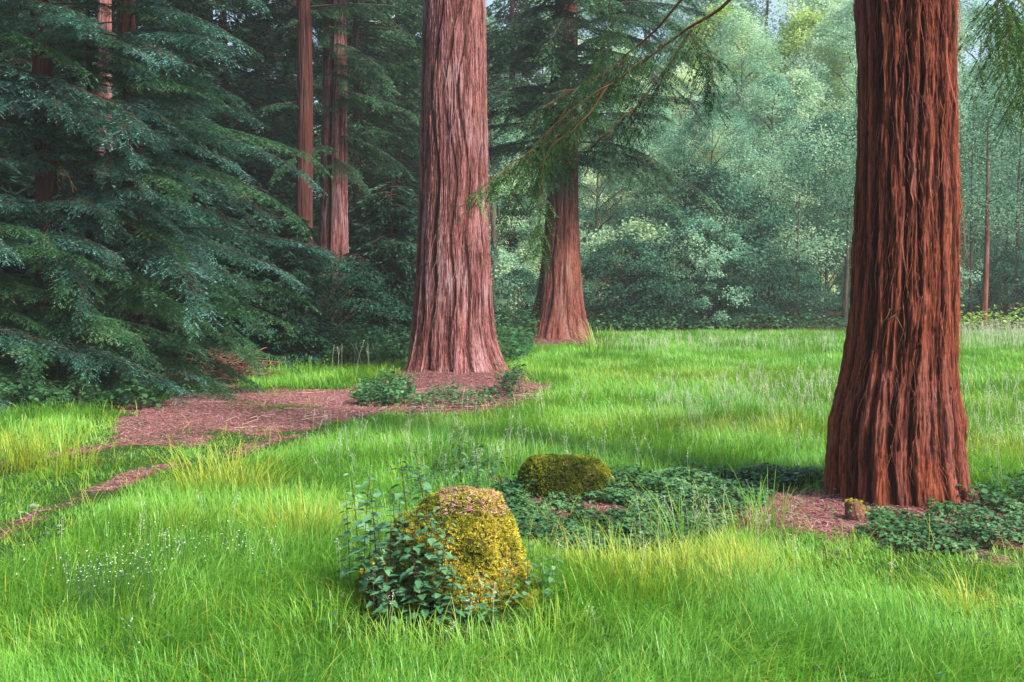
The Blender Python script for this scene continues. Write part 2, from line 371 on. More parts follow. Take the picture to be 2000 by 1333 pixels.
# ground sheet
n = 520
u = np.linspace(-1, 1, n); xs = 14 * np.sinh(u * 4.2) / math.sinh(1.0) * .7
v_ = np.linspace(0, 1, n); ys = -60 + 0 * v_; 
ys = 9 + 12 * np.sinh(np.linspace(-1.9, 4.6, n))
X, Y = np.meshgrid(xs, ys)
Z = gz(X, Y) * np.where(np.hypot(X, Y) > 150, .0, 1) + np.where(np.hypot(X, Y) > 150, 2.1, 0) * (Y > 45)
lm = litter_mask(X, Y); mm = meadow_mask(X, Y).astype(float)
mb = MB(); i = np.arange(n - 1)[:, None] * n; j = np.arange(n - 1)[None]
mb.add(np.stack([X, Y, Z], -1), quads=np.stack([i + j, i + j + 1, i + n + j + 1, i + n + j], -1), a=lm.ravel(), b=mm.ravel())
def groundmat():
    m, nt, N, L, p = newmat('ground')
    a = attr(nt, 'va'); b = attr(nt, 'vb')
    n1 = noise(nt, 30, 5, wpos(nt, (1, 1, 1)), .7, .5); n2 = noise(nt, 1.6, 4, wpos(nt))
    n3 = noise(nt, 90, 3, wpos(nt, (1, .35, 1)), .7, 1.)
    lit = ramp(nt, math_(nt, 'ADD', math_(nt, 'MULTIPLY', n1, .6), math_(nt, 'MULTIPLY', n3, .5)), [(.34, (.025, .009, .008)), (.48, (.13, .038, .034)), (.60, (.28, .105, .105)), (.72, (.46, .26, .27))])
    lit = mix(nt, math_(nt, 'MULTIPLY', math_(nt, 'SUBTRACT', n2, .5), 2, True), lit, (.26, .13, .16))
    n4 = noise(nt, 5, 5, wpos(nt, (1, .5, 1)), .7, 1.5)
    lit = mix(nt, math_(nt, 'MULTIPLY', math_(nt, 'SUBTRACT', n4, .50), 5, True), lit, (.05, .018, .014))
    lit = mix(nt, math_(nt, 'MULTIPLY', math_(nt, 'SUBTRACT', .44, n4), 4, True), lit, (.33, .16, .18))
    sod = ramp(nt, n1, [(.3, (.012, .035, .006)), (.6, (.035, .085, .012)), (.8, (.07, .13, .02))])
    wood = ramp(nt, n1, [(.3, (.018, .010, .006)), (.6, (.06, .03, .018)), (.85, (.12, .06, .04))])
    c = mix(nt, b, wood, sod); c = mix(nt, a, c, lit)
    L.new(c, p.inputs['Base Color']); p.inputs['Roughness'].default_value = .9; p.inputs['Specular IOR Level'].default_value = .15
    bp = N.new('ShaderNodeBump'); bp.inputs['Strength'].default_value = .7; bp.inputs['Distance'].default_value = .03
    L.new(math_(nt, 'ADD', n1, n3), bp.inputs['Height']); L.new(bp.outputs[0], p.inputs['Normal'])
    return m
g = mb.build('ground', [groundmat()])
tag(g, 'forest clearing ground with reddish needle litter track and dark soil', 'ground', kind='structure')

# ------------------------------------------------------------------ redwood trunks
def make_trunk(prof, Y, seed, nth, nzv, zvis, ztop, amp, Fq, groove=None, flare=.35, extra=None, zstr=1.0):
    """prof: (y_px, left_px, right_px) edges of the trunk; returns the MB and centre/radius functions"""
    zz, cx, rr = [], [], []
    for (py, l, r_) in prof:
        a, b = at(l, py, Y), at(r_, py, Y); zz.append(a[2]); cx.append((a[0] + b[0]) / 2); rr.append((b[0] - a[0]) / 2)
    o = np.argsort(zz); zz = np.array(zz)[o]; cx = np.array(cx)[o]; rr = np.array(rr)[o]
    z = np.concatenate([np.linspace(-.25, zvis, nzv), np.linspace(zvis, ztop, 50)[1:]])
    def ex(arr, zq, slope):
        r0 = np.interp(zq, zz, arr); return r0 + np.where(zq > zz[-1], (zq - zz[-1]) * slope, 0)
    c = ex(cx, z, 0.0); r = np.maximum(ex(rr, z, -rr[-1] / (ztop * 1.25)), .04)
    th = np.arange(nth) / nth * 2 * np.pi
    T, Zg = np.meshgrid(th, z); Cg = c[:, None]; Rg = r[:, None]
    s = seed * 13.7
    T2 = T + .09 * perlin(np.cos(T) * 1.5 + s, np.sin(T) * 1.5, Zg * .8) + .04 * perlin(np.cos(T) * 4 + s, np.sin(T) * 4, Zg * 1.8)
    ct, st = np.cos(T2), np.sin(T2)
    big = perlin(ct * 1.3 + s, st * 1.3, Zg * .25 * zstr)
    n1 = perlin(ct * Fq + s, st * Fq, Zg * .42 * zstr); rid1 = 1 - 2.6 * np.abs(n1)
    n2 = perlin(ct * Fq * 2.6 + s, st * Fq * 2.6, Zg * 1.3 * zstr); rid2 = 1 - 2.8 * np.abs(n2)
    n3 = perlin(ct * Fq * 6 + s, st * Fq * 6, Zg * 3.2 * zstr); rid3 = 1 - 2.8 * np.abs(n3); n4 = perlin(ct * Fq * 14 + s, st * Fq * 14, Zg * 9 * zstr); n5 = perlin(ct * 9 + s, st * 9, Zg * 22)
    h = .45 * rid1 + .42 * rid2 + .30 * rid3 + .35 * n4 + .12 * n5 - .12
    disp = amp * (h - .5) + amp * .9 * big
    if groove:
        for (g0, gw, gd, wob) in groove:
            gg = np.abs((T - g0 - wob * perlin(0, 5, Zg * .5) + np.pi) % (2 * np.pi) - np.pi)
            disp = disp - gd * np.exp(-(gg / gw)**2); h = h - 1.3 * np.exp(-(gg / gw)**2)
    fl = np.exp(-np.maximum(Zg, 0) / (.55 * r[0])) * flare
    lob = np.clip(perlin(np.cos(T) * 1.7 + s + 3, np.sin(T) * 1.7, .5) * 1.2 + .25, 0, 1)
    rad = Rg * (1 + fl * lob) + disp
    if extra is not None: rad = rad + extra(T, Zg)
    V = np.stack([Cg + rad * np.cos(T), Y + rad * np.sin(T), Zg + 0 * T], -1)
    nz = len(z); i = np.arange(nz - 1)[:, None] * nth; j = np.arange(nth)[None]; j2 = (j + 1) % nth
    mb = MB(); mb.add(V, quads=np.stack([i + j, i + j2, i + nth + j2, i + nth + j], -1), a=np.clip(.30 + .75 * h, 0, 1).ravel())
    return mb, (lambda q: ex(cx, q, 0)), (lambda q: np.maximum(ex(rr, q, -rr[-1] / (ztop * 1.25)), .04))

def strips(mb, cf, rf, Y, nS, zr, seed, Lr, w, off, m=0):
    rs = np.random.RandomState(seed)
    for k in range(nS):
        th = rs.uniform(0, 2 * np.pi); z0 = rs.uniform(*zr); L = rs.uniform(*Lr); n_ = 7
        t = np.linspace(0, 1, n_); z = z0 - t * L; peel = rs.uniform(.2, 1) * t**2 * L * .16
        thh = th + t * rs.uniform(-.12, .12) + .03 * np.sin(t * 6 + rs.rand() * 6)
        r = rf(z) + off + peel; c = cf(z)
        P = np.stack([c + r * np.cos(thh), Y + r * np.sin(thh), z], 1)
        sd = np.array([-math.sin(th), math.cos(th), 0.]); ww = (w * rs.uniform(.4, 1.3) * (1 - .75 * t))[:, None]
        v = np.stack([P - sd * ww, P + sd * ww], 1).reshape(-1, 3); q = np.array([[2*a, 2*a+1, 2*a+3, 2*a+2] for a in range(n_ - 1)])
        mb.add(v, quads=q, m=m, a=rs.uniform(.2, 1))

# ------------------------------------------------------------------ conifer sprays
def bough(seed, L, droop, rise, sec_len=.30, nsec=44, bl=.050, bw=.0115, tert=.18, dens=1.1, hang=.35, mats=None, woodr=.018, bare=.12, wood_m=1):
    """one leafy limb running along +X with flat drooping sprays"""
    rs = np.random.RandomState(seed); mb = MB()
    t = np.linspace(0, 1, 16); wob = rs.uniform(-.06, .06) * L
    def axis(s): return np.stack([s * L, wob * np.sin(s * 3.) , L * (rise * s - droop * s**2.2)], -1)
    tube(mb, axis(t), woodr * (1 - .88 * t), 5, wood_m, a=.5)
    C, D, Sd, LL, A = [], [], [], [], []
    for k in range(nsec):
        s = bare + (1 - bare) * (k + rs.rand() * .8) / nsec
        p0 = axis(np.array([s]))[0]; d0 = norm(axis(np.array([min(s + .02, 1.02)]))[0] - axis(np.array([s - .02]))[0])
        side = 1 if k % 2 else -1
        lat = norm(np.cross(d0, [0, 0, 1])) * side
        ang = R(rs.uniform(42, 68)) * (1 - .45 * s)
        d = d0 * math.cos(ang) + lat * math.sin(ang)
        env = (.35 + .65 * math.sin(min(1, s * 1.15 + .15) * math.pi) ** .7) if s < .9 else .45
        l2 = sec_len * L * env * rs.uniform(.65, 1.2)
        if s > .93: d = d0 * .9 + lat * .25; l2 = .18 * L
        nn = 7; tt = np.linspace(0, 1, nn); hg = hang * rs.uniform(.4, 1.4)
        P = p0 + d[None] * (tt * l2)[:, None]; P[:, 2] -= hg * l2 * tt**1.8
        P[:, 2] += .04 * l2 * np.sin(tt * 5 + rs.rand() * 5)
        tube(mb, P, .0038 * (1 - .7 * tt) * (L / 2.5)**.5, 3, wood_m, a=.2)
        sv0 = rs.rand(); n3 = max(4, int(l2 / .036 * dens))
        for q in range(n3):
            a_ = (q + .5) / n3; fi = a_ * (nn - 1); i0 = min(int(fi), nn - 2); f_ = fi - i0
            pp = P[i0] * (1 - f_) + P[i0 + 1] * f_; dd = norm(P[i0 + 1] - P[i0])
            sd2 = (1 if q % 2 else -1) * norm(np.cross(dd, [0, 0, 1.]))
            an = R(rs.uniform(38, 60)); d3 = dd * math.cos(an) + sd2 * math.sin(an)
            d3 = norm(d3 + np.array([0, 0, rs.uniform(-.35, .1)]))
            l3 = tert * rs.uniform(.5, 1.15) * (1 - .55 * a_) * (L / 2.5)**.3
            nb = max(3, int(l3 / (bl * .34) * dens))
            tq = (np.arange(nb) + .5) / nb
            pts = pp + d3 * (tq * l3)[:, None]; pts[:, 2] -= .25 * l3 * tq**2
            sgn = np.where(np.arange(nb) % 2, 1., -1.)[:, None]
            ls = norm(np.cross(d3, [0, 0, 1.]))
            bd = norm(d3[None] * .85 + sgn * ls[None] * .45 + rs.normal(size=(nb, 3)) * .09)
            C.append(pts); D.append(bd); Sd.append(norm(np.cross(bd, np.array([0, 0, 1.]) + rs.normal(size=(nb, 3)) * .45)))
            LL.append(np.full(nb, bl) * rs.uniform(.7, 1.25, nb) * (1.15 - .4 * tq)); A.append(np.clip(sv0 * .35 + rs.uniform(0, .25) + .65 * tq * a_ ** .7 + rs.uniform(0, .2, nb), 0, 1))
    C = np.concatenate(C); LL = np.concatenate(LL)
    blades(mb, C, np.concatenate(D), np.concatenate(Sd), LL, bw * LL / bl, 0, a=np.concatenate(A), fold=.15)
    return mb

# === hero redwood, right foreground
def knot(T, Zg):
    a = .05 * np.exp(-(((T - 4.55) / .16)**2 + ((Zg - 1.42) / .16)**2)) + .03 * np.exp(-(((T - 4.62) / .10)**2 + ((Zg - 1.15) / .25)**2))
    a = a + .025 * np.exp(-(((T - 5.95) / .22)**2 + ((Zg - .62) / .12)**2))
    a = a + .05 * np.exp(-(((T - 4.15) / .13)**2)) * np.exp(-np.maximum(Zg, 0) / .5)
    return a
prof = [(-400, 1676, 1860), (0, 1673, 1862), (200, 1680, 1862), (400, 1673, 1867), (500, 1668, 1865), (600, 1663, 1863), (700, 1652, 1862), (760, 1640, 1864), (820, 1626, 1869), (900, 1620, 1873), (960, 1618, 1880), (1000, 1610, 1892), (1030, 1596, 1905)]
RY = 7.62
rt = empty('redwood_tree', (0, 0, 0))
tag(rt, 'thick redwood with deeply furrowed dark red bark in the right foreground', 'tree')
mb, cf, rf = make_trunk(prof, RY, 1, 560, 760, 4.3, 15, .026, 3.2, groove=[(3.72, .075, .085, .22), (4.02, .05, .035, .3), (3.35, .06, .05, .3), (5.1, .05, .045, .35), (4.6, .04, .035, .45), (4.33, .06, .05, .4), (5.45, .06, .05, .35), (.9, .08, .06, .3)], flare=.10, extra=knot)
mb.build('trunk', [M['bark_hero']], rt)
mb = MB(); strips(mb, cf, rf, RY, 1400, (.3, 4.4), 5, (.08, .45), .0026, .014)
strips(mb, cf, rf, RY, 60, (.5, 4.2), 6, (.2, .7), .010, .022)
rs = np.random.RandomState(12)
mb.build('bark_strip', [M['bark_hero']], rt)['kind'] = 'stuff'
# short snapped twig at the burl
mb = MB()
for k in range(5):
    p0 = at(1738 + k * 3, 604 + k * 4, RY - rf(1.4) - .03); t = np.linspace(0, 1, 6)[:, None]
    d = np.array([rs.uniform(-.1, .06), -rs.uniform(.02, .05), rs.uniform(-.16, .05)])
    tube(mb, p0 + d * t + np.array([0, -.03, 0]) * np.sin(t * 3), .005 * (1 - .6 * t[:, 0]), 5, a=.6)
mb.build('snapped_twig', [M['twig']], rt)

# === centre redwood
prof = [(-400, 832, 946), (0, 828, 948), (200, 823, 950), (400, 817, 955), (520, 812, 960), (600, 806, 963), (660, 801, 967), (700, 797, 975), (730, 792, 983), (760, 785, 995)]
CY = 18.0
ct_ = empty('redwood_tree', (0, 0, 0)); tag(ct_, 'large redwood with pale pinkish stringy bark at the centre beside the litter path', 'tree')
mb, cf2, rf2 = make_trunk(prof, CY, 2, 620, 760, 7.8, 26, .022, 6.2, groove=[(3.55, .10, .12, .3), (4.25, .05, .05, .6), (5.15, .04, .035, .7), (4.75, .035, .025, .8)], flare=.42, zstr=.9)
mb.build('trunk', [M['bark_pink']], ct_)
mb = MB(); strips(mb, cf2, rf2, CY, 900, (.4, 7.8), 8, (.2, 1.0), .006, .014); mb.build('bark_strip', [M['bark_pink']], ct_)['kind'] = 'stuff'

# === further redwood between the two
prof = [(-400, 1096, 1122), (0, 1085, 1128), (130, 1077, 1128), (280, 1071, 1128), (400, 1067, 1129), (500, 1058, 1132), (570, 1049, 1137), (620, 1040, 1143), (650, 1031, 1149), (680, 1020, 1157)]
MY = 29.6
mt_ = empty('redwood_tree', (0, 0, 0)); tag(mt_, 'smaller looking redwood at the far edge of the meadow behind the centre one', 'tree')
mb, cf3, rf3 = make_trunk(prof, MY, 3, 320, 420, 11, 24, .030, 4.2, groove=[(3.6, .12, .10, .3), (4.3, .05, .05, .5)], flare=.30, zstr=.6)
mb.build('trunk', [M['bark_mid']], mt_)

NL = [M['needle_left'], M['twig']]
rs = np.random.RandomState(3)
# shared boughs for the near trees
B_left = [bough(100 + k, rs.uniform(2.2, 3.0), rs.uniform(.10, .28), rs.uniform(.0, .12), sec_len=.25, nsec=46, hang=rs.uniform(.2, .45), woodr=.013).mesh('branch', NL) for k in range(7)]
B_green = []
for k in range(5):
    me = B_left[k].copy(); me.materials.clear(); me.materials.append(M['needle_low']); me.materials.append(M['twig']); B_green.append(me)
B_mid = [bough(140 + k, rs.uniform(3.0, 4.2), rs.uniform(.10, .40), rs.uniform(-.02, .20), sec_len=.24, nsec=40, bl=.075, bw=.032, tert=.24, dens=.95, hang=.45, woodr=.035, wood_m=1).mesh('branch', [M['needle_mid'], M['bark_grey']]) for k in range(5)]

# boughs of the further redwood (crown starts above ~4.5 m)
rs = np.random.RandomState(21)
for k in range(84):
    z = 5.0 + (k / 84) * 8.0; az = rs.uniform(0, 2 * math.pi)
    if k < 66: az = rs.choice([rs.uniform(-.9, .5), rs.uniform(2.6, 4.4), rs.uniform(-2.2, -.9), rs.uniform(-2.0, -1.1)])
    r = rf3(z); c = cf3(z)
    sc = rs.uniform(.6, 1.15)
    link('branch', B_mid[rs.randint(5)], mt_, (float(c + r * .7 * math.cos(az)), MY + float(r) * .7 * math.sin(az), z), (rs.uniform(-.25, .25), rs.uniform(-.15, .25), az), (sc, sc, sc))

# near overhanging limbs of the right redwood that reach across the middle
def limb(pts, r0, seed, nsec, lmax, parent, mats, tipbare=0.0, dens=1.0, hang=.5, bare=.2, bl=.048, name='overhanging_limb'):
    rs = np.random.RandomState(seed); mb = MB(); pts = np.array(pts, float)
    m_ = 40; tt = np.linspace(0, len(pts) - 1, m_)
    # smooth the path
    def cr(t):
        i = np.clip(t.astype(int), 0, len(pts) - 2); f = (t - i)[:, None]
        p0 = pts[np.maximum(i - 1, 0)]; p1 = pts[i]; p2 = pts[i + 1]; p3 = pts[np.minimum(i + 2, len(pts) - 1)]
        return .5 * ((2 * p1) + (-p0 + p2) * f + (2*p0 - 5*p1 + 4*p2 - p3) * f**2 + (-p0 + 3*p1 - 3*p2 + p3) * f**3)
    A = cr(tt); A += np.stack([.012 * perlin(tt * 1.3 + seed, 1, 2), .012 * perlin(tt * 1.3, 5, seed), .012 * perlin(tt * 1.7, seed, 9)], 1) * 3
    tube(mb, A, r0 * (1 - .85 * np.linspace(0, 1, m_)), 7, 1, a=.5)
    C, D, Sd, LL, AA = [], [], [], [], []
    for k in range(nsec):
        s = bare + (1 - bare) * (k + rs.rand()) / nsec; q = min(int(s * (m_ - 1)), m_ - 2)
        p0 = A[q]; d0 = norm(A[q + 1] - A[q]); side = rs.choice([-1, 1]); lat = norm(np.cross(d0, [0, 0, 1])) * side
        an = R(rs.uniform(25, 60)); d = norm(d0 * math.cos(an) + lat * math.sin(an) * .9 + np.array([0, 0, rs.uniform(-.7, .1)]))
        l2 = lmax * rs.uniform(.35, 1) * (1 - .5 * s); nn = 7; t = np.linspace(0, 1, nn)
        P = p0 + d * (t * l2)[:, None]; P[:, 2] -= hang * l2 * t**1.8 * rs.uniform(.5, 1.3)
        tube(mb, P, .0032 * (1 - .7 * t), 3, 1, a=.4)
        n3 = max(3, int(l2 / .055 * dens))
        for w in range(n3):
            a_ = (w + .5) / n3; i0 = min(int(a_ * (nn - 1)), nn - 2); f_ = a_ * (nn - 1) - i0
            pp = P[i0] * (1 - f_) + P[i0 + 1] * f_; dd = norm(P[i0 + 1] - P[i0]); sd2 = (1 if w % 2 else -1) * norm(np.cross(dd, [0, 0, 1.]))
            an = R(rs.uniform(30, 60)); d3 = norm(dd * math.cos(an) + sd2 * math.sin(an) + np.array([0, 0, rs.uniform(-.6, 0)]))
            l3 = .20 * rs.uniform(.4, 1.2); nb = max(4, int(l3 / .0085)); tq = (np.arange(nb) + .5) / nb
            pts_ = pp + d3 * (tq * l3)[:, None]; pts_[:, 2] -= .3 * l3 * tq**2
            sg = np.where(np.arange(nb) % 2, 1., -1.)[:, None]; ls = norm(np.cross(d3, [0, 0, 1.]))
            bd = norm(d3[None] * .8 + sg * ls[None] * .6 + rs.normal(size=(nb, 3)) * .15)
            C.append(pts_); D.append(bd); Sd.append(norm(np.cross(bd, np.array([0, 0, 1.]) + rs.normal(size=(nb, 3)) * .4))); LL.append(bl * rs.uniform(.5, 1.1, nb)); AA.append(np.full(nb, rs.rand()))
    C = np.concatenate(C); blades(mb, C, np.concatenate(D), np.concatenate(Sd), np.concatenate(LL), .0125, 0, a=np.concatenate(AA))
    return mb.build(name, mats, parent)
FM = [M['needle_fresh'], M['twig_orange']]
MM = [M['needle_mid'], M['twig_orange']]
top = np.array([float(cf(5.2)), RY, 5.6])
def lp(*l): return [top + np.array([0, 0, l[0]])] + [at(a, b, d) for a, b, d in l[1:]]
limb(lp(.3, (1560, -150, 8.4), (1425, 0, 9.0), (1300, 88, 9.6), (1200, 160, 10.0), (1135, 222, 10.3), (1085, 268, 10.4), (1068, 300, 10.4)), .021, 1, 38, .6, rt, FM, bare=.35)
limb(lp(.5, (1500, -180, 8.9), (1335, 0, 9.5), (1250, 85, 10.), (1170, 150, 10.4), (1100, 185, 10.7), (1068, 205, 10.8)), .019, 2, 46, .8, rt, MM, bare=.5)
limb([at(1190, 165, 10.0), at(1140, 235, 9.9), at(1090, 275, 9.8), at(1065, 310, 9.7), at(1060, 380, 9.6), at(1055, 440, 9.6), at(1050, 490, 9.6)], .009, 3, 36, .36, rt, FM, hang=.6, bare=.15)
limb([at(1210, 155, 10.0), at(1120, 210, 9.9), at(1040, 290, 9.8), at(990, 330, 9.7), at(935, 365, 9.6)], .008, 4, 36, .35, rt, FM, hang=.5, bare=.35)
limb(lp(.6, (1500, -250, 8.9), (1215, -30, 9.5), (1190, 60, 9.8), (1165, 125, 10.0)), .012, 5, 12, .5, rt, FM, bare=.6)
limb([at(1345, 62, 9.75), at(1370, 95, 9.9), at(1390, 130, 10.1), at(1380, 175, 10.2)], .008, 6, 22, .5, rt, MM, bare=.1)
limb([at(1350, 60, 10.0), at(1290, 150, 10.2), at(1230, 220, 10.3), at(1180, 262, 10.4), at(1130, 300, 10.4)], .012, 12, 34, .7, rt, MM, bare=.05)
limb([at(1120, 195, 10.7), at(1080, 250, 10.6), at(1050, 300, 10.5), at(1010, 360, 10.5), at(985, 420, 10.4)], .009, 13, 34, .5, rt, MM, hang=.6, bare=.05)
# hanging sprays to its right
limb(lp(-.1, (1950, -60, 7.8), (2010, 30, 8.6), (2050, 150, 9.2)), .02, 7, 30, .85, rt, FM, hang=.8, bare=.35)
limb(lp(.1, (1920, -60, 8.4), (1960, 10, 9.0), (1985, 90, 9.6), (1990, 190, 10.0)), .012, 8, 60, .7, rt, FM, hang=.9, bare=.35)
limb(lp(.5, (2060, -40, 8.8), (2110, 90, 9.8), (2080, 200, 10.6), (2030, 290, 11.0)), .014, 9, 44, .8, rt, MM, hang=.8, bare=.35)

# ------------------------------------------------------------------ left bank of conifers
def simple_trunk(root, x, Y, r0, H, mat, seed, lean=0.0, nth=90, nz=120, amp=.02):
    z = np.linspace(-.2, H, nz); th = np.arange(nth) / nth * 2 * np.pi; T, Zg = np.meshgrid(th, z)
    n_ = perlin(np.cos(T) * 4 + seed, np.sin(T) * 4, Zg * .7); h = 1 - 2.2 * np.abs(n_) + .5 * perlin(np.cos(T) * 11 + seed, np.sin(T) * 11, Zg * 2)
    r = r0 * (1 - Zg / H * .85) * (1 + .35 * np.exp(-np.maximum(Zg, 0) / (.9 * r0 + .1))) + amp * (h - .4)
    cx = lean * Zg + .04 * np.sin(Zg * .6 + seed)
    mb = MB(); i = np.arange(nz - 1)[:, None] * nth; j = np.arange(nth)[None]; j2 = (j + 1) % nth
    mb.add(np.stack([cx + r * np.cos(T), r * np.sin(T), Zg], -1), quads=np.stack([i + j, i + j2, i + nth + j2, i + nth + j], -1), a=np.clip(.45 + .5 * h, 0, 1).ravel())
    return mb.build('trunk', [mat], root)
def conifer(px, Y, r0, H, label, mat, seed, nb, z0, z1, blist, smin, smax, lean=0.0, azf=None, cat='tree', group=None):
    rs = np.random.RandomState(seed); x = at(px, 600, Y)[0]
    root = empty('conifer_tree', (x, Y, float(gz(x, Y)))); tag(root, label, cat, group)
    simple_trunk(root, x, Y, r0, H, mat, seed, lean)
    for k in range(nb):
        z = z0 + (z1 - z0) * ((k + rs.rand()) / nb)**1.15
        az = azf(rs, z) if azf else rs.uniform(0, 2 * math.pi)
        sc = rs.uniform(smin, smax) * (1 - .35 * max(0, (z - 5) / (H - 5)))
        link('branch', (B_green if blist is B_left and rs.rand() < (.75 if z < 2.2 else .25) else blist)[rs.randint(5)], root, (lean * z + r0 * .5 * math.cos(az), r0 * .5 * math.sin(az), z), (rs.uniform(-.25, .25), rs.uniform(-.12, .16), az), (sc, sc, sc))
    if blist is B_left:
        for k in range(7):
            z = rs.uniform(.6, 4.5); az = rs.uniform(-2.6, .2); L = rs.uniform(.8, 1.7); t = np.linspace(0, 1, 9); mb = MB()
            tube(mb, np.stack([t * L, .06 * np.sin(t * 5), -.35 * L * t**1.6], 1), .010 * (1 - .8 * t), 5, a=.6)
            for q in range(9):
                s0 = t[q] * L; tube(mb, np.stack([[s0, 0, -.35 * L * t[q]**1.6], [s0 + .2, rs.uniform(-.25, .25), -.35 * L * t[q]**1.6 - rs.uniform(.05, .3)]]), .003, 3, a=.8)
            link('dead_branch', mb.mesh('dead_branch', [M['twig_orange']]), root, (lean * z, 0, z), (0, 0, az))
    return root
azfront = lambda rs, z: rs.choice([rs.uniform(-2.9, -.1), rs.uniform(-1.2, .35), rs.uniform(-1.0, .3), rs.uniform(0, 6.28)])
G = 'tall conifers on the left side of the clearing'
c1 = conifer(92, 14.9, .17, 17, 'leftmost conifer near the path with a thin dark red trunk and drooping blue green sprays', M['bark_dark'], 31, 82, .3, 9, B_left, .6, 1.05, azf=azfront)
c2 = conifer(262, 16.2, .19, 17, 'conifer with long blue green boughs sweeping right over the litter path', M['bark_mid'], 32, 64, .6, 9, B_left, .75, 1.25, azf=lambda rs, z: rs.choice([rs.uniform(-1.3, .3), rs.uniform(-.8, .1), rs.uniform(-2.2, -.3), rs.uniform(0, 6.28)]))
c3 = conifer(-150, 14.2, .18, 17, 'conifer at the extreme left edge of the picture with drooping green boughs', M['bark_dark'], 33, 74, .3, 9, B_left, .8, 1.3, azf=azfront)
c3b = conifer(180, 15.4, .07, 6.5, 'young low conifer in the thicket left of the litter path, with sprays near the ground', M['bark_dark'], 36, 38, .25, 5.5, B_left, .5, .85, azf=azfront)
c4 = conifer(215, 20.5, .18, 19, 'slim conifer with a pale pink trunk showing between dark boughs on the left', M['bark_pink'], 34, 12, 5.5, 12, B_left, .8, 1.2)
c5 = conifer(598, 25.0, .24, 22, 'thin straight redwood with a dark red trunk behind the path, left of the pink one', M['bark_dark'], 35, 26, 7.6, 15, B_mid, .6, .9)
# pink twin trunk further back
mb_root = empty('redwood_tree', (0, 0, 0)); tag(mb_root, 'broad pale pink redwood trunk standing in shade just right of the thin dark red one', 'tree')
prof = [(-300, 640, 676), (0, 634, 678), (180, 630, 677), (420, 624, 678), (600, 615, 684), (640, 612, 690)]
mb, cf4, rf4 = make_trunk(prof, 27.0, 5, 220, 260, 10, 22, .026, 4.0, groove=[(4.55, .12, .12, .2)], zstr=.6)
mb.build('trunk', [M['bark_pink']], mb_root)
rs = np.random.RandomState(41)
for k in range(30):
    z = 4.8 + k * .3; az = rs.choice([rs.uniform(-1.2, .6), rs.uniform(-2.4, -.6), rs.uniform(0, 6.28)]); sc = rs.uniform(.45, .8)
    link('branch', B_mid[rs.randint(5)], mb_root, (float(cf4(z)), 27.0 - .2, z), (rs.uniform(-.3, .3), rs.uniform(0, .35), az), (sc, sc, sc))

# ------------------------------------------------------------------ crowns for far trees and shrubs
def crown_decid(seed, H, Rr, base, ncl, nlf, leaf, flat=.55, wide=.55, trunk_r=.12, limbs=24, mats=None):
    rs = np.random.RandomState(seed); C = []
    while len(C) < ncl:
        t = rs.rand(); ang = rs.uniform(0, 2 * np.pi)
        env = (math.sin(math.pi * min(1, (t * .85 + .15)))**.6) * (1 + .35 * perlin(math.cos(ang) * 1.4 + seed, math.sin(ang) * 1.4, t * 3.))
        rr = Rr * float(env) * (.3 + .7 * rs.rand()**.45)
        C.append([rr * math.cos(ang), rr * math.sin(ang), base + (H - base) * t])
    C = np.array(C); lf, wd = MB(), MB()
    cs = rs.uniform(.45, 1.0, ncl) * wide
    idx = np.repeat(np.arange(ncl), nlf)
    d = norm(rs.normal(size=(len(idx), 3))); rad = rs.rand(len(idx))**.45
    off = d * rad[:, None] * cs[idx][:, None]; off[:, 2] *= flat
    off[:, 2] -= .25 * (off[:, 0]**2 + off[:, 1]**2) / cs[idx]
    p = C[idx] + off
    out = norm(p - np.array([0, 0, base + (H - base) * .45]))
    nrm = norm(out * .5 + np.array([0, 0, .55]) + rs.normal(size=p.shape) * .55)
    ax = norm(np.cross(nrm, rs.normal(size=p.shape))); sd = np.cross(nrm, ax)
    L = leaf * rs.uniform(.6, 1.3, len(p))
    blades(lf, p, ax, sd, L, L * .62, 0, a=np.clip(rs.rand(ncl)[idx] * .6 + rs.rand(len(p)) * .4, 0, 1), fold=.15)
    t = np.linspace(0, 1, 10); tr = np.stack([.15 * np.sin(t * 3 + seed), .15 * np.sin(t * 4 + 2 * seed), -.2 + t * H * .92], 1)
    tube(wd, tr, trunk_r * (1 - .85 * t), 8, a=.4)
    for k in rs.choice(ncl, min(limbs, ncl), replace=False):
        e = C[k]; z0 = max(base * .5, e[2] - rs.uniform(.4, 1.6) - .25 * np.hypot(e[0], e[1])); z0 = min(max(z0, .2), H * .9)
        s0 = np.array([np.interp(z0, tr[:, 2], tr[:, 0]), np.interp(z0, tr[:, 2], tr[:, 1]), z0]); tt = np.linspace(0, 1, 7)[:, None]
        P = s0 + (e - s0) * tt; P[:, 2] += .12 * np.linalg.norm(e - s0) * np.sin(tt[:, 0] * np.pi); P += rs.normal(size=P.shape) * .05 * np.sin(tt * np.pi)
        tube(wd, P, trunk_r * .33 * (1 - .8 * tt[:, 0]), 5, a=.4)
    return lf, wd
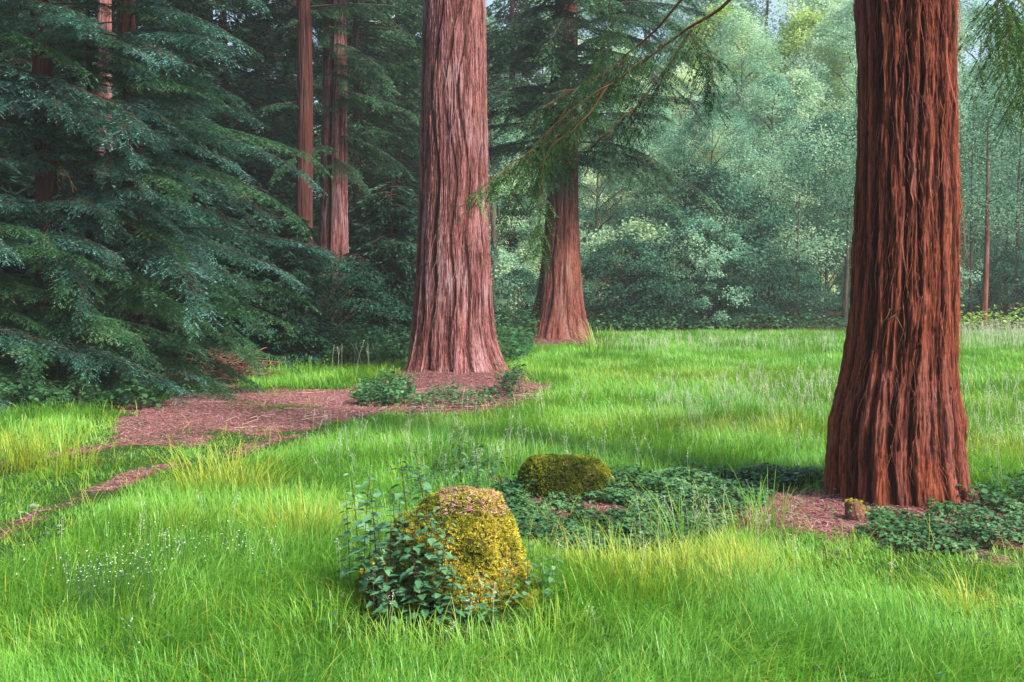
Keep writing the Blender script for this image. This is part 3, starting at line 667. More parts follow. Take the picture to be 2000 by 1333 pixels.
def crown_conif(seed, H, Rr, base, ntier, mats=None):
    rs = np.random.RandomState(seed); lf, wd = MB(), MB()
    t = np.linspace(0, 1, 10); tube(wd, np.stack([0 * t, 0 * t, -.2 + t * H], 1), .2 * (1 - .9 * t), 8, a=.4)
    for k in range(ntier):
        z = base + (H - base) * (k + rs.rand()) / ntier; f = (z - base) / (H - base)
        L = Rr * (1 - f * .75) * rs.uniform(.55, 1.15); az = rs.uniform(0, 6.283); dr = rs.uniform(.15, .45); rise = rs.uniform(-.05, .15)
        d = np.array([math.cos(az), math.sin(az), 0]); sdv = np.array([-math.sin(az), math.cos(az), 0])
        s = np.linspace(0, 1, 8); P = d * (s * L)[:, None]; P[:, 2] = z + L * (rise * s - dr * s**2)
        tube(wd, P, .03 * (1 - .8 * s), 4, a=.4)
        n_ = int(230 * L); s = .12 + .88 * rs.rand(n_)**.8; lat = rs.uniform(-1, 1, n_) * .30 * L * np.sin(np.clip(s * 1.1, 0, 1) * math.pi)**.6
        c = d * (s * L)[:, None] + sdv * lat[:, None]; c[:, 2] = z + L * (rise * s - dr * s**2) - .45 * np.abs(lat) - rs.rand(n_)**2 * .28
        bd = norm(d + sdv * (np.sign(lat) * rs.uniform(.3, 1.2, n_))[:, None] + np.array([0, 0, -.45]) + rs.normal(size=(n_, 3)) * .22)
        sv = norm(np.cross(bd, np.array([0, 0, 1.]) + rs.normal(size=(n_, 3)) * .5))
        LL = rs.uniform(.10, .24, n_)
        blades(lf, c, bd, sv, LL, LL * .27, 0, a=np.clip(rs.rand() * .5 + .5 * rs.rand(n_), 0, 1))
    return lf, wd
TD = []
for k in range(5):
    lf, wd = crown_decid(200 + k, [15, 17, 14, 18, 16][k], [3.6, 4.0, 3.4, 4.2, 3.8][k], [.9, 1.4, .7, 1.8, 1.0][k], 340, 125, .135, wide=1.1, trunk_r=.16)
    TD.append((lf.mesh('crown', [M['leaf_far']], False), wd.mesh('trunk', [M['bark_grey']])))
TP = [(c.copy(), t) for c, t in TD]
for c, t in TP: c.materials.clear(); c.materials.append(M['leaf_far_hazed'])
SH = []
for k in range(4):
    lf, wd = crown_decid(230 + k, [3.4, 2.8, 4.2, 3.8][k], [2.0, 1.8, 2.1, 2.3][k], .25, 120, 110, .095, wide=.60, trunk_r=.04, limbs=40)
    SH.append((lf, wd))
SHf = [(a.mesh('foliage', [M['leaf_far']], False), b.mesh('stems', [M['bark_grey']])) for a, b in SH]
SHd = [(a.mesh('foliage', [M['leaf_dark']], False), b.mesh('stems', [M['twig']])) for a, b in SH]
TC = []
for k in range(4):
    lf, wd = crown_conif(250 + k, [15, 18, 16, 19][k], [3.0, 3.4, 3.2, 3.6][k], [.6, 1.2, .3, 2.0][k], 165)
    TC.append((lf.mesh('crown', [M['needle_dark']], False), wd.mesh('trunk', [M['bark_dark']])))
YW = []
for k in range(3):
    lf, wd = crown_conif(270 + k, [4.4, 3.6, 5.0][k], [2.3, 2.0, 2.2][k], .15, 120); YW.append((lf.mesh('foliage', [M['needle_dark']], False), wd.mesh('stems', [M['bark_dark']])))
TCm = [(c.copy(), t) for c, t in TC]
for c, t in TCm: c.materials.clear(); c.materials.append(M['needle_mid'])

def place(kind, pair, px, Y, label, cat, group, seed, sc=None, leaf='crown', stem='trunk', zs=1.0, dz=0.0):
    rs = np.random.RandomState(seed); x = at(px, 600, Y)[0]; s = sc or rs.uniform(.85, 1.15)
    r = empty(kind, (x, Y, float(gz(x, Y)) + dz), rs.uniform(0, 6.283), s); r.scale = (s, s, s * zs)
    tag(r, label, cat, group)
    link(leaf, pair[0], r); link(stem, pair[1], r); return r
ORD = ['first', 'second', 'third', 'fourth', 'fifth', 'sixth', 'seventh', 'eighth', 'ninth', 'tenth', 'eleventh', 'twelfth', 'thirteenth', 'fourteenth']
# right background
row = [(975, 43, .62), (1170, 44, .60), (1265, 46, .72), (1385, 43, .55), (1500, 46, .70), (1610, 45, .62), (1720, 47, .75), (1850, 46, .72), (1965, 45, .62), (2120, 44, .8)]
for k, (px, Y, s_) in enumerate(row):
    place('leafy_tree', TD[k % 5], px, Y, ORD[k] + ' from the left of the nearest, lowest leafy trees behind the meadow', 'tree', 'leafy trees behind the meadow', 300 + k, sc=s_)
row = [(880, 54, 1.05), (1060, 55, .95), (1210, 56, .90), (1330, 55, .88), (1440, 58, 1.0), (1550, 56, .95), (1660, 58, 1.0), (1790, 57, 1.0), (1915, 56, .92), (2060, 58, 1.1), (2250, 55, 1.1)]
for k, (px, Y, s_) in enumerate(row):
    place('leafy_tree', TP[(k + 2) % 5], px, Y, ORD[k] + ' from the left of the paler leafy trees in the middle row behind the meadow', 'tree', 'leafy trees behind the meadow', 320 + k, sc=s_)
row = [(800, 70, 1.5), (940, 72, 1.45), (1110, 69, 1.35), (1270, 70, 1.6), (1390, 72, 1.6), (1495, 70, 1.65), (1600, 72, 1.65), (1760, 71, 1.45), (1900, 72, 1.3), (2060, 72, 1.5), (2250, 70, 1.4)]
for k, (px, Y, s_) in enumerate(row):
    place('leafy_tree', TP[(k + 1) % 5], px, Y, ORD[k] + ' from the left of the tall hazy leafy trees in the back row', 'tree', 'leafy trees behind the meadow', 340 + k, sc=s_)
row = [(1215, 38.5, 1.0), (1290, 39, 1.15), (1375, 38.6, 1.0), (1450, 39.5, .95), (1545, 40.5, .8), (1250, 41, 1.5), (1400, 41, 1.5), (1340, 42, 1.7), (960, 38, .9), (1015, 36, .8), (2080, 39, 1.1), (1800, 42, 1.0), (1960, 43, .9)]
for k, (px, Y, s) in enumerate(row):
    place('leafy_shrub', SHf[k % 4] if k % 3 == 2 else SHd[k % 4], px, Y, 'low leafy shrub at the meadow edge below the trees, number ' + ORD[k] + ' of its row', 'shrub', 'leafy shrubs along the far edge of the meadow', 360 + k, sc=s, leaf='foliage', stem='stems')  # mostly the darker leaf copies, putting shade under the trees into the colour
# bare thin trunks in the shade on the right
rs = np.random.RandomState(9)
for k, (px, Y, r0) in enumerate([(1922, 38, .13), (1893, 41, .09), (1985, 40, .10), (1880, 44, .07), (1945, 44, .06), (1555, 41, .08), (1650, 42.5, .14), (965, 37, .17), (2045, 41, .12)]):
    x = at(px, 600, Y)[0]; r = empty('slender_tree', (x, Y, float(gz(x, Y))))
    names = ['straight brown slender trunk right of the big right redwood', 'thin dark trunk just right of the big right redwood', 'slender trunk at the far right edge of the picture', 'very thin stem close against the right side of the big redwood', 'very thin stem between the slender trunks on the far right', 'dark trunk in the shade behind the middle of the meadow edge',
             'broad dark trunk peeping out left of the big right redwood', 'grey brown trunk between the centre redwood and the further redwood', 'slender trunk beyond the right frame edge', 'thinnest stem in the dark gap at the meadow edge', 'thin stem left of the big right redwood in deep shade']
    tag(r, names[k], 'tree', 'slender trunks at the far edge of the meadow')
    simple_trunk(r, x, Y, r0, (rs.uniform(5.5, 7) if k in (5, 6) else rs.uniform(8, 10)), M['bark_grey'] if k not in (0,) else M['bark_mid'], 50 + k, lean=rs.uniform(-.01, .01), nth=24, nz=60, amp=.008)
    lf = MB()
    for q in range(7):
        wd = MB()
        z = rs.uniform(2.6 if k in (5, 6) else 3.6, 8); az = rs.uniform(0, 6.28); L = rs.uniform(.6, 1.8); t = np.linspace(0, 1, 6)
        P = np.stack([np.cos(az) * t * L, np.sin(az) * t * L, z + L * (.5 * t - .2 * t**2)], 1); tube(wd, P, r0 * .22 * (1 - .8 * t), 4, a=.4); wd.build('limb', [M['bark_grey']], r)
        n_ = 900 if k in (5, 6) else 420; c = P[rs.randint(1, 6, n_)] + rs.normal(size=(n_, 3)) * .48; nr = norm(rs.normal(size=(n_, 3)) * .6 + [0, 0, .8]); ax = norm(np.cross(nr, rs.normal(size=(n_, 3))))
        blades(lf, c, ax, np.cross(nr, ax), .11, .065, 0, a=rs.rand(n_))
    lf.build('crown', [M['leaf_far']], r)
# left background conifers and dark thicket
row = [(-420, 24), (-160, 26), (40, 24), (160, 27), (330, 25), (445, 30), (530, 32), (700, 33), (780, 37)]
for k, (px, Y) in enumerate(row):
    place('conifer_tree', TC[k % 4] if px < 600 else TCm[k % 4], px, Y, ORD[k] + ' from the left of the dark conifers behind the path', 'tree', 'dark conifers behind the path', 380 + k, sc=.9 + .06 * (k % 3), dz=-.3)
row = [(-500, 36), (-200, 38), (60, 36), (250, 38), (420, 40), (580, 42), (830, 46), (700, 47), (1000, 50)]
for k, (px, Y) in enumerate(row):
    place('conifer_tree', TC[(k + 2) % 4] if px < 600 else TCm[(k + 2) % 4], px, Y, ORD[k] + ' from the left of the far conifers in the back row', 'tree', 'far conifers behind the left bank', 400 + k, sc=1.2 + .1 * (k % 3), dz=-.3)
row = [(420, 20.5, .8, 1), (500, 21.5, .85, 1), (570, 20.5, .62, 1), (640, 22, .62, 1), (700, 23.5, .68, 1), (765, 25, .85, 1), (600, 24, .62, 1), (490, 25, 1.2, 1), (350, 21, 1.2, 1), (800, 29, 1.1, 0), (730, 29, 1.2, 1), (840, 34, 1.2, 0), (250, 20, 1.1, 1), (100, 19.5, 1.1, 1), (-60, 18.5, 1.1, 1), (-260, 18, 1.2, 1)]
for k, (px, Y, s, dk) in enumerate(row):
    o_ = ORD[k] if k < 14 else ['fifteenth', 'sixteenth'][k - 14]
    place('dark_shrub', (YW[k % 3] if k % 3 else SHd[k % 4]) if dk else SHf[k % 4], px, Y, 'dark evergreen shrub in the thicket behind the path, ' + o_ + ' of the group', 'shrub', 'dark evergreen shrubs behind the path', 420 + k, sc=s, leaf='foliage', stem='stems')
# lime green young tree in the glade at the top right of centre
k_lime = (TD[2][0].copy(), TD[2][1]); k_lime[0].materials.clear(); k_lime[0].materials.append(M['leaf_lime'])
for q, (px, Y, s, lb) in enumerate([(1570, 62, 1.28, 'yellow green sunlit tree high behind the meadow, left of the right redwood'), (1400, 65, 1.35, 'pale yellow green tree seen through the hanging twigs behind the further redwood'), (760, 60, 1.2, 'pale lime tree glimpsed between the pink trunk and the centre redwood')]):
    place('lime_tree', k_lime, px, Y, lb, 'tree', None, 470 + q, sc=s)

# distant wood
rs = np.random.RandomState(77); mb = MB(); n_ = 60000
ang = rs.uniform(-.95, .95, n_); rr = rs.uniform(92, 108, n_); z = rs.rand(n_) * (19 + 5 * perlin(ang * 9, 2, 3) - 6 * np.exp(-((ang - .24) / .16)**2))
c = np.stack([rr * np.sin(ang), rr * np.cos(ang), z], 1); nr = norm(rs.normal(size=(n_, 3)) * .7 + [0, -.5, .6]); ax = norm(np.cross(nr, rs.normal(size=(n_, 3))))
L = rs.uniform(.6, 1.3, n_); blades(mb, c, ax, np.cross(nr, ax), L, L * .6, 0, a=rs.rand(n_))
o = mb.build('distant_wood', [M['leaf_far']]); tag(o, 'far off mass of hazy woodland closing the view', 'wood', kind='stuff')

# ------------------------------------------------------------------ stumps
def stump(name, label, c, sil, apex, Y0, seed, dep, lumps=(), rough=1.0):
    """mossy broken stump; sil = silhouette rows (y_px, left, right) from the base up, apex = (x_px, y_px), dep = depth / width"""
    rows = []
    for (py, l, r_) in sil:
        a_, b_ = at(l, py, Y0), at(r_, py, Y0); rows.append((a_[2], (a_[0] + b_[0]) / 2, (b_[0] - a_[0]) / 2))
    rows.sort(); zr, cr_, rr_ = np.array(rows).T; ap = at(*apex, Y0)
    nth, nz = 150, 100; th = np.arange(nth) / nth * 2 * np.pi; v = np.linspace(0, 1, nz); T, V = np.meshgrid(th, v)
    side = np.clip(V / .66, 0, 1); cap = np.clip((V - .66) / .34, 0, 1); f = np.sin(cap * np.pi / 2)
    zs = zr[0] + (zr[-1] - zr[0]) * side; rr = np.interp(zs, zr, rr_) * np.cos(cap * np.pi / 2)**.85
    cx = np.interp(zs, zr, cr_) * (1 - f) + ap[0] * f; z = zs + (ap[2] - zr[-1]) * f
    s = seed * 7.7
    wob = 1 + rough * (.10 * perlin(np.cos(T) * 1.6 + s, np.sin(T) * 1.6, z * 3) + .07 * perlin(np.cos(T) * 4 + s, np.sin(T) * 4, z * 7))
    x = cx + rr * (1 + (wob - 1) * .5) * np.cos(T); y = c[1] + rr * dep * wob * np.sin(T)
    for (lx, ly, lz, lr, la) in lumps:
        d = np.exp(-(((x - c[0] - lx) / lr)**2 + ((y - c[1] - ly) / lr)**2 + ((z - lz) / lr)**2)); dn = np.hypot(x - cx, y - c[1]) + 1e-6
        x = x + la * d * (x - cx) / dn; y = y + la * d * (y - c[1]) / dn
    z = z + rough * (.018 * perlin(x * 9, y * 9, z * 9) + .008 * perlin(x * 25, y * 25, z * 25)); x = x + .012 * perlin(x * 12, y * 12 + 9, z * 12)
    z = z - .27 * np.clip(y - c[1] + .1, 0, 1) * np.clip(z / max(zr[-1], .1), 0, 1)
    P = np.stack([x, y, z], -1)
    root = empty(name, (0, 0, 0)); tag(root, label, 'stump')
    mb = MB(); i = np.arange(nz - 1)[:, None] * nth; j = np.arange(nth)[None]; j2 = (j + 1) % nth
    q = np.stack([i + j, i + j2, i + nth + j2, i + nth + j], -1).reshape(-1, 4)
    mb.add(P, quads=q, a=.2); link('wood', mb.mesh('wood', [M['wood']]), root)
    rs = np.random.RandomState(seed); Pf = P.reshape(-1, 3); A, B, C_, D_ = (Pf[q[:, k]] for k in range(4))
    nn = np.cross(C_ - A, D_ - B); ar = np.linalg.norm(nn, axis=1); nrm = nn / np.maximum(ar[:, None], 1e-9)
    keep = A[:, 2] > -.05; pr = ar * keep
    return root, P, (A, B, C_, D_, nrm, pr / pr.sum()), rs
def sample(surf, rs, n_):
    A, B, C_, D_, nrm, pr = surf; f = rs.choice(len(A), n_, p=pr); u, v = rs.rand(n_, 1), rs.rand(n_, 1)
    return (A[f] * (1 - u) + B[f] * u) * (1 - v) + (D_[f] * (1 - u) + C_[f] * u) * v, nrm[f]
def moss(root, surf, rs, n_, fn, L=(.007, .019), name='moss'):
    p, nr = sample(surf, rs, n_); keep, a = fn(p, nr); p, nr, a = p[keep], nr[keep], a[keep]
    d = norm(nr + rs.normal(size=p.shape) * .55 + np.array([0, 0, .15])); sd = norm(np.cross(d, rs.normal(size=p.shape)))
    clump = np.clip(.75 + .8 * perlin(p[:, 0] * 48, p[:, 1] * 48, p[:, 2] * 48), .3, 1.4)
    mb = MB(); LL = rs.uniform(*L, len(p)) * clump
    blades(mb, p + nr * (.010 * clump[:, None] - .006), d, sd, LL, LL * .42, 0, a=np.clip(a + .35 * rs.rand(len(p)) + .25 * (clump - .8), 0, 1))
    return mb.build(name, [M['moss']], root)

s1, P1, surf1, rs1 = stump('mossy_stump', 'tall mossy stump with golden moss and nettles growing over it in the foreground', ST1,
    [(1250, 662, 1130), (1225, 670, 1108), (1190, 677, 1078), (1160, 684, 1056), (1135, 696, 1040), (1112, 728, 1027), (1085, 756, 1015), (1050, 764, 1009), (1028, 774, 1003), (1010, 796, 992), (994, 826, 980)], (912, 966), 5.05, 11, .80, rough=1.5, lumps=[(-.32, -.3, .0, .16, .09), (.36, -.28, -.02, .14, .08), (-.1, -.3, .15, .15, .05), (.22, -.25, .32, .12, .03), (.05, -.3, .05, .12, .05)])
gx = ST1[0]
moss(s1, surf1, rs1, 210000, lambda p, nr: (np.minimum(1, nr[:, 2] * 1.2 + 1.3) * (1 - .75 * sstep(.08, .25, (gx - .1 - p[:, 0])) * sstep(.30, .12, p[:, 2])) > rs1.rand(len(p)) * .6 + .22 * perlin(p[:, 0] * 9, p[:, 1] * 9, p[:, 2] * 9), .28 + .42 * sstep(gx - .25, gx + .25, p[:, 0]) + .15 * nr[:, 2]))  # golden rightward and upward: partly moss hue, partly the sunlit side painted in
p, nr = sample(surf1, rs1, 16000); k = (p[:, 2] > .47 + .04 * perlin(p[:, 0] * 9, p[:, 1] * 9, 2)) & (nr[:, 2] > .2) & (p[:, 0] > gx - .06 + .05 * perlin(p[:, 1] * 12, 1, p[:, 2] * 12)) & (rs1.rand(len(p)) < .8); p = p[k]; nr = nr[k]
d = norm(rs1.normal(size=p.shape) * [1, 1, .35] + nr * .12); L = rs1.uniform(.012, .05, len(p)); mb = MB()
blades(mb, p + nr * .018 - d * L[:, None] * .5, d, norm(np.cross(d, nr)), L, .0035, a=rs1.uniform(.3, 1, len(p)))
o = mb.build('needle_litter', [M['litter']], s1)
# second stump
s2, P2, surf2, rs2 = stump('mossy_stump', 'squat olive green mossy stump rising from brambles between the front stump and the right redwood', ST2,
    [(1040, 1006, 1222), (1000, 1010, 1214), (970, 1010, 1207), (945, 1012, 1200), (922, 1018, 1189), (908, 1024, 1178), (900, 1032, 1166)], (1088, 893), 7.7, 23, .85, rough=.7)
moss(s2, surf2, rs2, 110000, lambda p, nr: (np.ones(len(p), bool), .02 + .22 * sstep(ST2[0] + .1, ST2[0] + .4, p[:, 0]) + .1 * nr[:, 2]))
# small mossy piece leaning on the right redwood's foot
s3, P3, surf3, rs3 = stump('mossy_stump', 'small pale broken stump with a mossy top against the foot of the right redwood', at(1675, 1010, 6.9)[:2],
    [(1050, 1655, 1702), (1020, 1654, 1698), (995, 1652, 1690), (980, 1650, 1685)], (1664, 970), 6.9, 31, .9)
moss(s3, surf3, rs3, 9000, lambda p, nr: (nr[:, 2] > rs3.rand(len(p)) * .8, .45 + .2 * rs3.rand(len(p))), L=(.006, .014))
for o in s3.children:
    if o.name.startswith('wood'): o.data.materials.clear(); o.data.materials.append(M['log'])

# ------------------------------------------------------------------ nettles
def leaf_template(nj=11, ser=.16):
    t = np.linspace(0, 1, nj); w = .5 * np.sin(np.pi * np.clip(t, 0, 1)**.72)**.75; w = w * (1 - .15 * t)
    E = w * (1 + ser * np.where(np.arange(nj) % 2, 1, -1)); E[0] = 0; E[-1] = 0
    tx = t + .03 * np.where(np.arange(nj) % 2, 1, -1); tx[0] = 0; tx[-1] = 1
    droop = -.14 * t**2; fold = .16
    mid = np.stack([t, 0 * t, droop], 1); l = np.stack([tx, E, droop + fold * E], 1); r = np.stack([tx, -E, droop + fold * E], 1)
    V = np.concatenate([mid, l, r]); q = []
    for k in range(nj - 1):
        q.append([k, k + 1, nj + k + 1, nj + k]); q.append([k + 1, k, 2 * nj + k, 2 * nj + k + 1])
    return V, np.array(q)
LT, LQ = leaf_template(); LT2, LQ2 = leaf_template(6, .10)
def add_leaves(mb, pos, yaw, pitch, roll, size, a, tmpl=(LT, LQ), width=.8, m=0):
    V, Q = tmpl; n_ = len(pos); v = V[None] * np.stack([size, size * width, size], 1)[:, None]
    cr_, sr = np.cos(roll)[:, None], np.sin(roll)[:, None]; y, z = v[..., 1] * cr_ - v[..., 2] * sr, v[..., 1] * sr + v[..., 2] * cr_; x = v[..., 0]
    cp_, sp2 = np.cos(pitch)[:, None], np.sin(pitch)[:, None]; x, z = x * cp_ - z * sp2, x * sp2 + z * cp_
    cy, sy = np.cos(yaw)[:, None], np.sin(yaw)[:, None]; x, y = x * cy - y * sy, x * sy + y * cy
    P = np.stack([x, y, z], -1) + pos[:, None]
    mb.add(P, quads=(np.arange(n_)[:, None, None] * len(V) + Q[None]).reshape(-1, 4), m=m, a=np.repeat(a, len(V)))
def nettle(seed, H, npair, lsz):
    rs = np.random.RandomState(seed); t = np.linspace(0, 1, 9); b = rs.uniform(-.12, .12, 2)
    P = np.stack([b[0] * H * t**2, b[1] * H * t**2, H * t - .05], 1); st = MB(); tube(st, P, .0032 * (1 - .6 * t), 5, a=.5)
    pos, yaw, pit, siz, aa = [], [], [], [], []
    y0 = rs.uniform(0, 6.28)
    for k in range(npair):
        f = .22 + .78 * (k + .5) / npair; p = np.array([np.interp(f, t, P[:, q]) for q in range(3)]); y0 += math.pi / 2 + rs.uniform(-.3, .3)
        for e in (0, math.pi):
            if rs.rand() < .08: continue
            yy = y0 + e + rs.uniform(-.2, .2); pet = lsz * .32 * (1.1 - f * .6); pe = p + np.array([math.cos(yy) * pet, math.sin(yy) * pet, pet * .35])
            tube(st, np.stack([p, pe]), .0012, 3, a=.6)
            pos.append(pe); yaw.append(yy); pit.append(rs.uniform(-.32, .22)); siz.append(lsz * (1.15 - .75 * f**2) * rs.uniform(.8, 1.15)); aa.append(rs.uniform(0, .7) + .3 * f)
    lf = MB(); n_ = len(pos); add_leaves(lf, np.array(pos), np.array(yaw), np.array(pit), rs.uniform(-.3, .3, n_), np.array(siz), np.array(aa), width=.60)
    return lf, st
NET = []
for k in range(6):
    lf, st = nettle(500 + k, [.62, .5, .72, .42, .55, .34][k], [12, 10, 13, 9, 11, 8][k], [.078, .074, .082, .07, .08, .066][k])
    NET.append((lf.mesh('leaves', [M['nettle']]), st.mesh('stem', [M['twig']])))
def put_nettle(px, py, Y, v, s, lb, tilt=0., lift=None, grp='nettles around the front stump'):
    p = at(px, py, Y); r = empty('nettle', (p[0], Y, float(gz(p[0], Y)) if lift is None else lift)); r.scale = (s, s, s)
    r.rotation_euler = (tilt * .3, tilt, (px * 7.3) % 6.28); tag(r, lb, 'nettle', grp)
    link('leaves', NET[v][0], r); link('stem', NET[v][1], r)
spots = [(712, 1220, 4.98, 2, .98, 'tallest nettle left of the front stump, its dark stem standing clear of the moss', .03), (738, 1220, 5.02, 0, 1.15, 'second tall nettle just left of the front stump', .02), (685, 1200, 5.15, 2, .8, 'outermost slim nettle on the left of the front stump', -.05),
         (775, 1220, 4.90, 2, .88, 'nettle leaning over the left shoulder of the front stump', .08), (800, 1230, 4.80, 4, 1.1, 'leafy nettle in front of the left part of the front stump', .03), (822, 1230, 4.76, 2, .85, 'nettle covering the middle of the front stump', -.04), (850, 1235, 4.74, 0, .9, 'nettle in front of the centre of the front stump', .06),
         (872, 1240, 4.76, 1, .8, 'nettle at the foot of the golden face of the front stump', .12), (905, 1240, 4.74, 3, .8, 'short nettle in front of the golden moss', -.1), (935, 1240, 4.74, 5, .9, 'low nettle right of centre in front of the front stump', .1), (770, 1235, 4.78, 3, .9, 'short nettle at the dark hollow of the front stump', -.1),
         (1000, 1235, 4.86, 1, .7, 'nettle before the right root of the front stump', .1), (1030, 1225, 4.95, 4, .72, 'nettle standing beside the right root of the front stump', .1), (1052, 1220, 5.1, 5, .8, 'small nettle at the right end of the front stump', .1), (960, 1240, 4.72, 5, .7, 'smallest nettle at the bottom right of the front stump', -.1),
         (745, 1180, 5.4, 1, 1.1, 'nettle rising behind the left side of the front stump', 0), (800, 1180, 5.75, 2, 1.05, 'nettle behind the top left edge of the front stump', 0), (700, 1100, 5.8, 4, 1.1, 'pale nettle in the grass behind and left of the front stump', 0), (835, 1150, 5.85, 0, 1.15, 'nettle behind the top of the front stump', 0),
         (835, 1240, 4.70, 5, 1.1, 'low bushy nettle at the base of the front stump', .1), (885, 1240, 4.68, 5, 1.0, 'low broad leaved nettle at the base of the golden face', -.1), (760, 1240, 4.70, 5, 1.1, 'low nettle at the left base of the front stump', 0), (1075, 1215, 5.0, 3, .8, 'slim nettle in the grass right of the front stump', 0),
         (870, 1005, 7.2, 1, .75, 'nettle in the weeds between the two stumps, nearer the front one', 0), (935, 985, 7.5, 0, .75, 'tall nettle in the weeds left of the squat stump', 0), (900, 960, 8.0, 2, .8, 'nettle at the back of the weeds left of the squat stump', 0), (820, 985, 7.5, 4, .7, 'nettle in the grass behind the front stump', 0), (965, 1000, 7.3, 4, .6, 'nettle touching the brambles left of the squat stump', 0)]
nn_ = ['between the left shoulder and the centre', 'just left of the golden face', 'low over the dark hollow', 'reaching the needle covered top', 'among the thickest of the leaves', 'leaning left over the lower lobe', 'with a paler leaf at its tip', 'close to the bark at mid height', 'tucked behind the others at the left', 'at the very front of the clump']
for k, (px, py, Y, v, s) in enumerate([(790, 1235, 4.84, 2, .78), (842, 1235, 4.80, 2, .74), (765, 1235, 4.86, 4, .95), (868, 1235, 4.86, 2, .80), (812, 1238, 4.72, 1, .85), (735, 1232, 4.84, 1, .8), (826, 1235, 4.88, 2, .92), (782, 1235, 4.9, 0, 1.0), (722, 1225, 5.0, 4, .9), (858, 1242, 4.66, 3, .8)]): spots.append((px, py, Y, v, s, 'nettle in front of the front stump, ' + nn_[k], .12 * math.sin(k * 2.3)))
for s_ in spots: put_nettle(*s_)

# ------------------------------------------------------------------ low leafy cover
def cover(name, label, poly, dens, hfun, lsz, mat, seed, tmpl=(LT2, LQ2), stems=True, width=.8, cat='undergrowth'):
    rs = np.random.RandomState(seed); poly = [np.asarray(q) for q in poly]; A = np.array(poly); lo, hi = A.min(0) - .3, A.max(0) + .3
    n_ = int(dens * np.prod(hi - lo)); x, y = rs.uniform(lo[0], hi[0], n_), rs.uniform(lo[1], hi[1], n_)
    wx = x + .18 * perlin(x * 3, y * 3, seed); wy = y + .25 * perlin(x * 3, y * 3, seed + 9.)
    k = inpoly(wx, wy, poly) & (perlin(x * 5, y * 5, seed * 1.3) + .5 * perlin(x * 14, y * 14, seed * 2.3) > -.25); x, y = x[k], y[k]; n_ = len(x)
    hm = hfun(x, y) * np.clip(.75 + .6 * perlin(x * 3.5, y * 3.5, seed + 3.3), .25, 1.4)
    z = gz(x, y) + hm * rs.rand(n_)**.55
    mb = MB(); add_leaves(mb, np.stack([x, y, z], 1), rs.uniform(0, 6.283, n_), rs.uniform(-.5, .4, n_), rs.uniform(-.5, .5, n_), lsz * rs.uniform(.5, 1.3, n_), np.clip(rs.rand(n_) * .7 + .4 * perlin(x * 4, y * 4, 3.3), 0, 1), tmpl, width)
    if stems:
        idx = rs.choice(n_, max(1, n_ // 14), replace=False)
        for q in idx[:1500]:
            t = np.linspace(0, 1, 4)[:, None]; b = np.array([x[q] + rs.uniform(-.08, .08), y[q] + rs.uniform(-.08, .08), float(gz(x[q], y[q])) - .02]); e = np.array([x[q], y[q], z[q]])
            tube(mb, b + (e - b) * t + np.array([0, 0, .04]) * np.sin(t * 3.14), .0022, 3, 1, a=.5)
    o = mb.build(name, [mat, M['twig']]); tag(o, label, cat, kind='stuff'); return o
far_ = lambda x, y: 0 * x + .24
cover('bramble_patch', 'dark green bramble and ivy patch between the squat stump and the right redwood', PATCH, 6000, lambda x, y: .05 + .10 * sstep(6.6, 8.4, y), .036, M['cover'], 61)
cover('ivy_patch', 'dark ivy and bramble leaves over the foot of the right redwood', PATCH2, 4200, lambda x, y: .10 + .08 * perlin(x * 2, y * 2, 1), .036, M['cover'], 62)
cover('bramble_bush', 'low dark bramble bush left of the centre redwood foot', [gnd(*p) for p in [(690, 792), (705, 772), (760, 758), (800, 760), (800, 790), (740, 800)]], 1500, lambda x, y: .28 + 0 * x, .060, M['cover'], 63)
cover('bramble_sprigs', 'small bramble sprigs in the litter before the centre redwood', [gnd(*p) for p in [(800, 785), (850, 772), (960, 774), (985, 790), (900, 800), (810, 800)]], 620, lambda x, y: .20 + 0 * x, .055, M['cover'], 64)
cover('weeds', 'tall pale green weeds between the path and the centre redwood', [gnd(*p) for p in [(630, 728), (690, 722), (800, 735), (800, 700), (700, 698), (640, 706)]], 520, lambda x, y: .75 + .25 * perlin(x, y, 4), .085, M['leaf_weed'], 65)
cover('weeds', 'pale green weeds at the foot of the trees between the centre and further redwoods', [gnd(*p) for p in [(970, 735), (1015, 735), (1045, 690), (1050, 668), (960, 668)]], 240, lambda x, y: .65 + .5 * sstep(22, 30, y), .11, M['leaf_weed'], 66)
cover('weeds', 'scattered small green sprigs growing through the litter at the centre redwood foot', [gnd(*p) for p in [(740, 800), (800, 790), (960, 782), (1050, 768), (1040, 790), (960, 812), (800, 822)]], 130, lambda x, y: .13 + 0 * x, .05, M['leaf_weed'], 74)
cover('weeds', 'light green weedy growth around the bottom right of the centre redwood', [gnd(*p) for p in [(975, 762), (1000, 755), (1020, 772), (990, 788)]], 700, lambda x, y: .45 + 0 * x, .075, M['leaf_weed'], 67)
cover('weeds', 'soft green weeds mixed with grass between the two stumps', [gnd(*p) for p in [(760, 1010), (780, 940), (860, 905), (960, 905), (1020, 950), (1020, 1010), (990, 1075), (1080, 1070), (1000, 1100), (900, 1060)]], 800, lambda x, y: .20 + 0 * x, .042, M['leaf_weed'], 68)
cover('weeds', 'nettles and weeds along the dark edge under the leftmost conifers', [gnd(*p) for p in [(-100, 815), (10, 812), (120, 808), (240, 806), (330, 800), (330, 792), (180, 795), (0, 798), (-100, 800)]], 500, lambda x, y: .40 + .2 * perlin(x * 2, y, 4), .085, M['leaf_weed'], 69)
cover('weeds', 'bright green undergrowth behind the right redwood at the forest edge', [gnd(*p) for p in [(1850, 652), (2150, 652), (2150, 645), (1850, 645)]], 90, lambda x, y: .95 + .4 * perlin(x * .7, y * .7, 4), .14, M['leaf_lime'], 70)
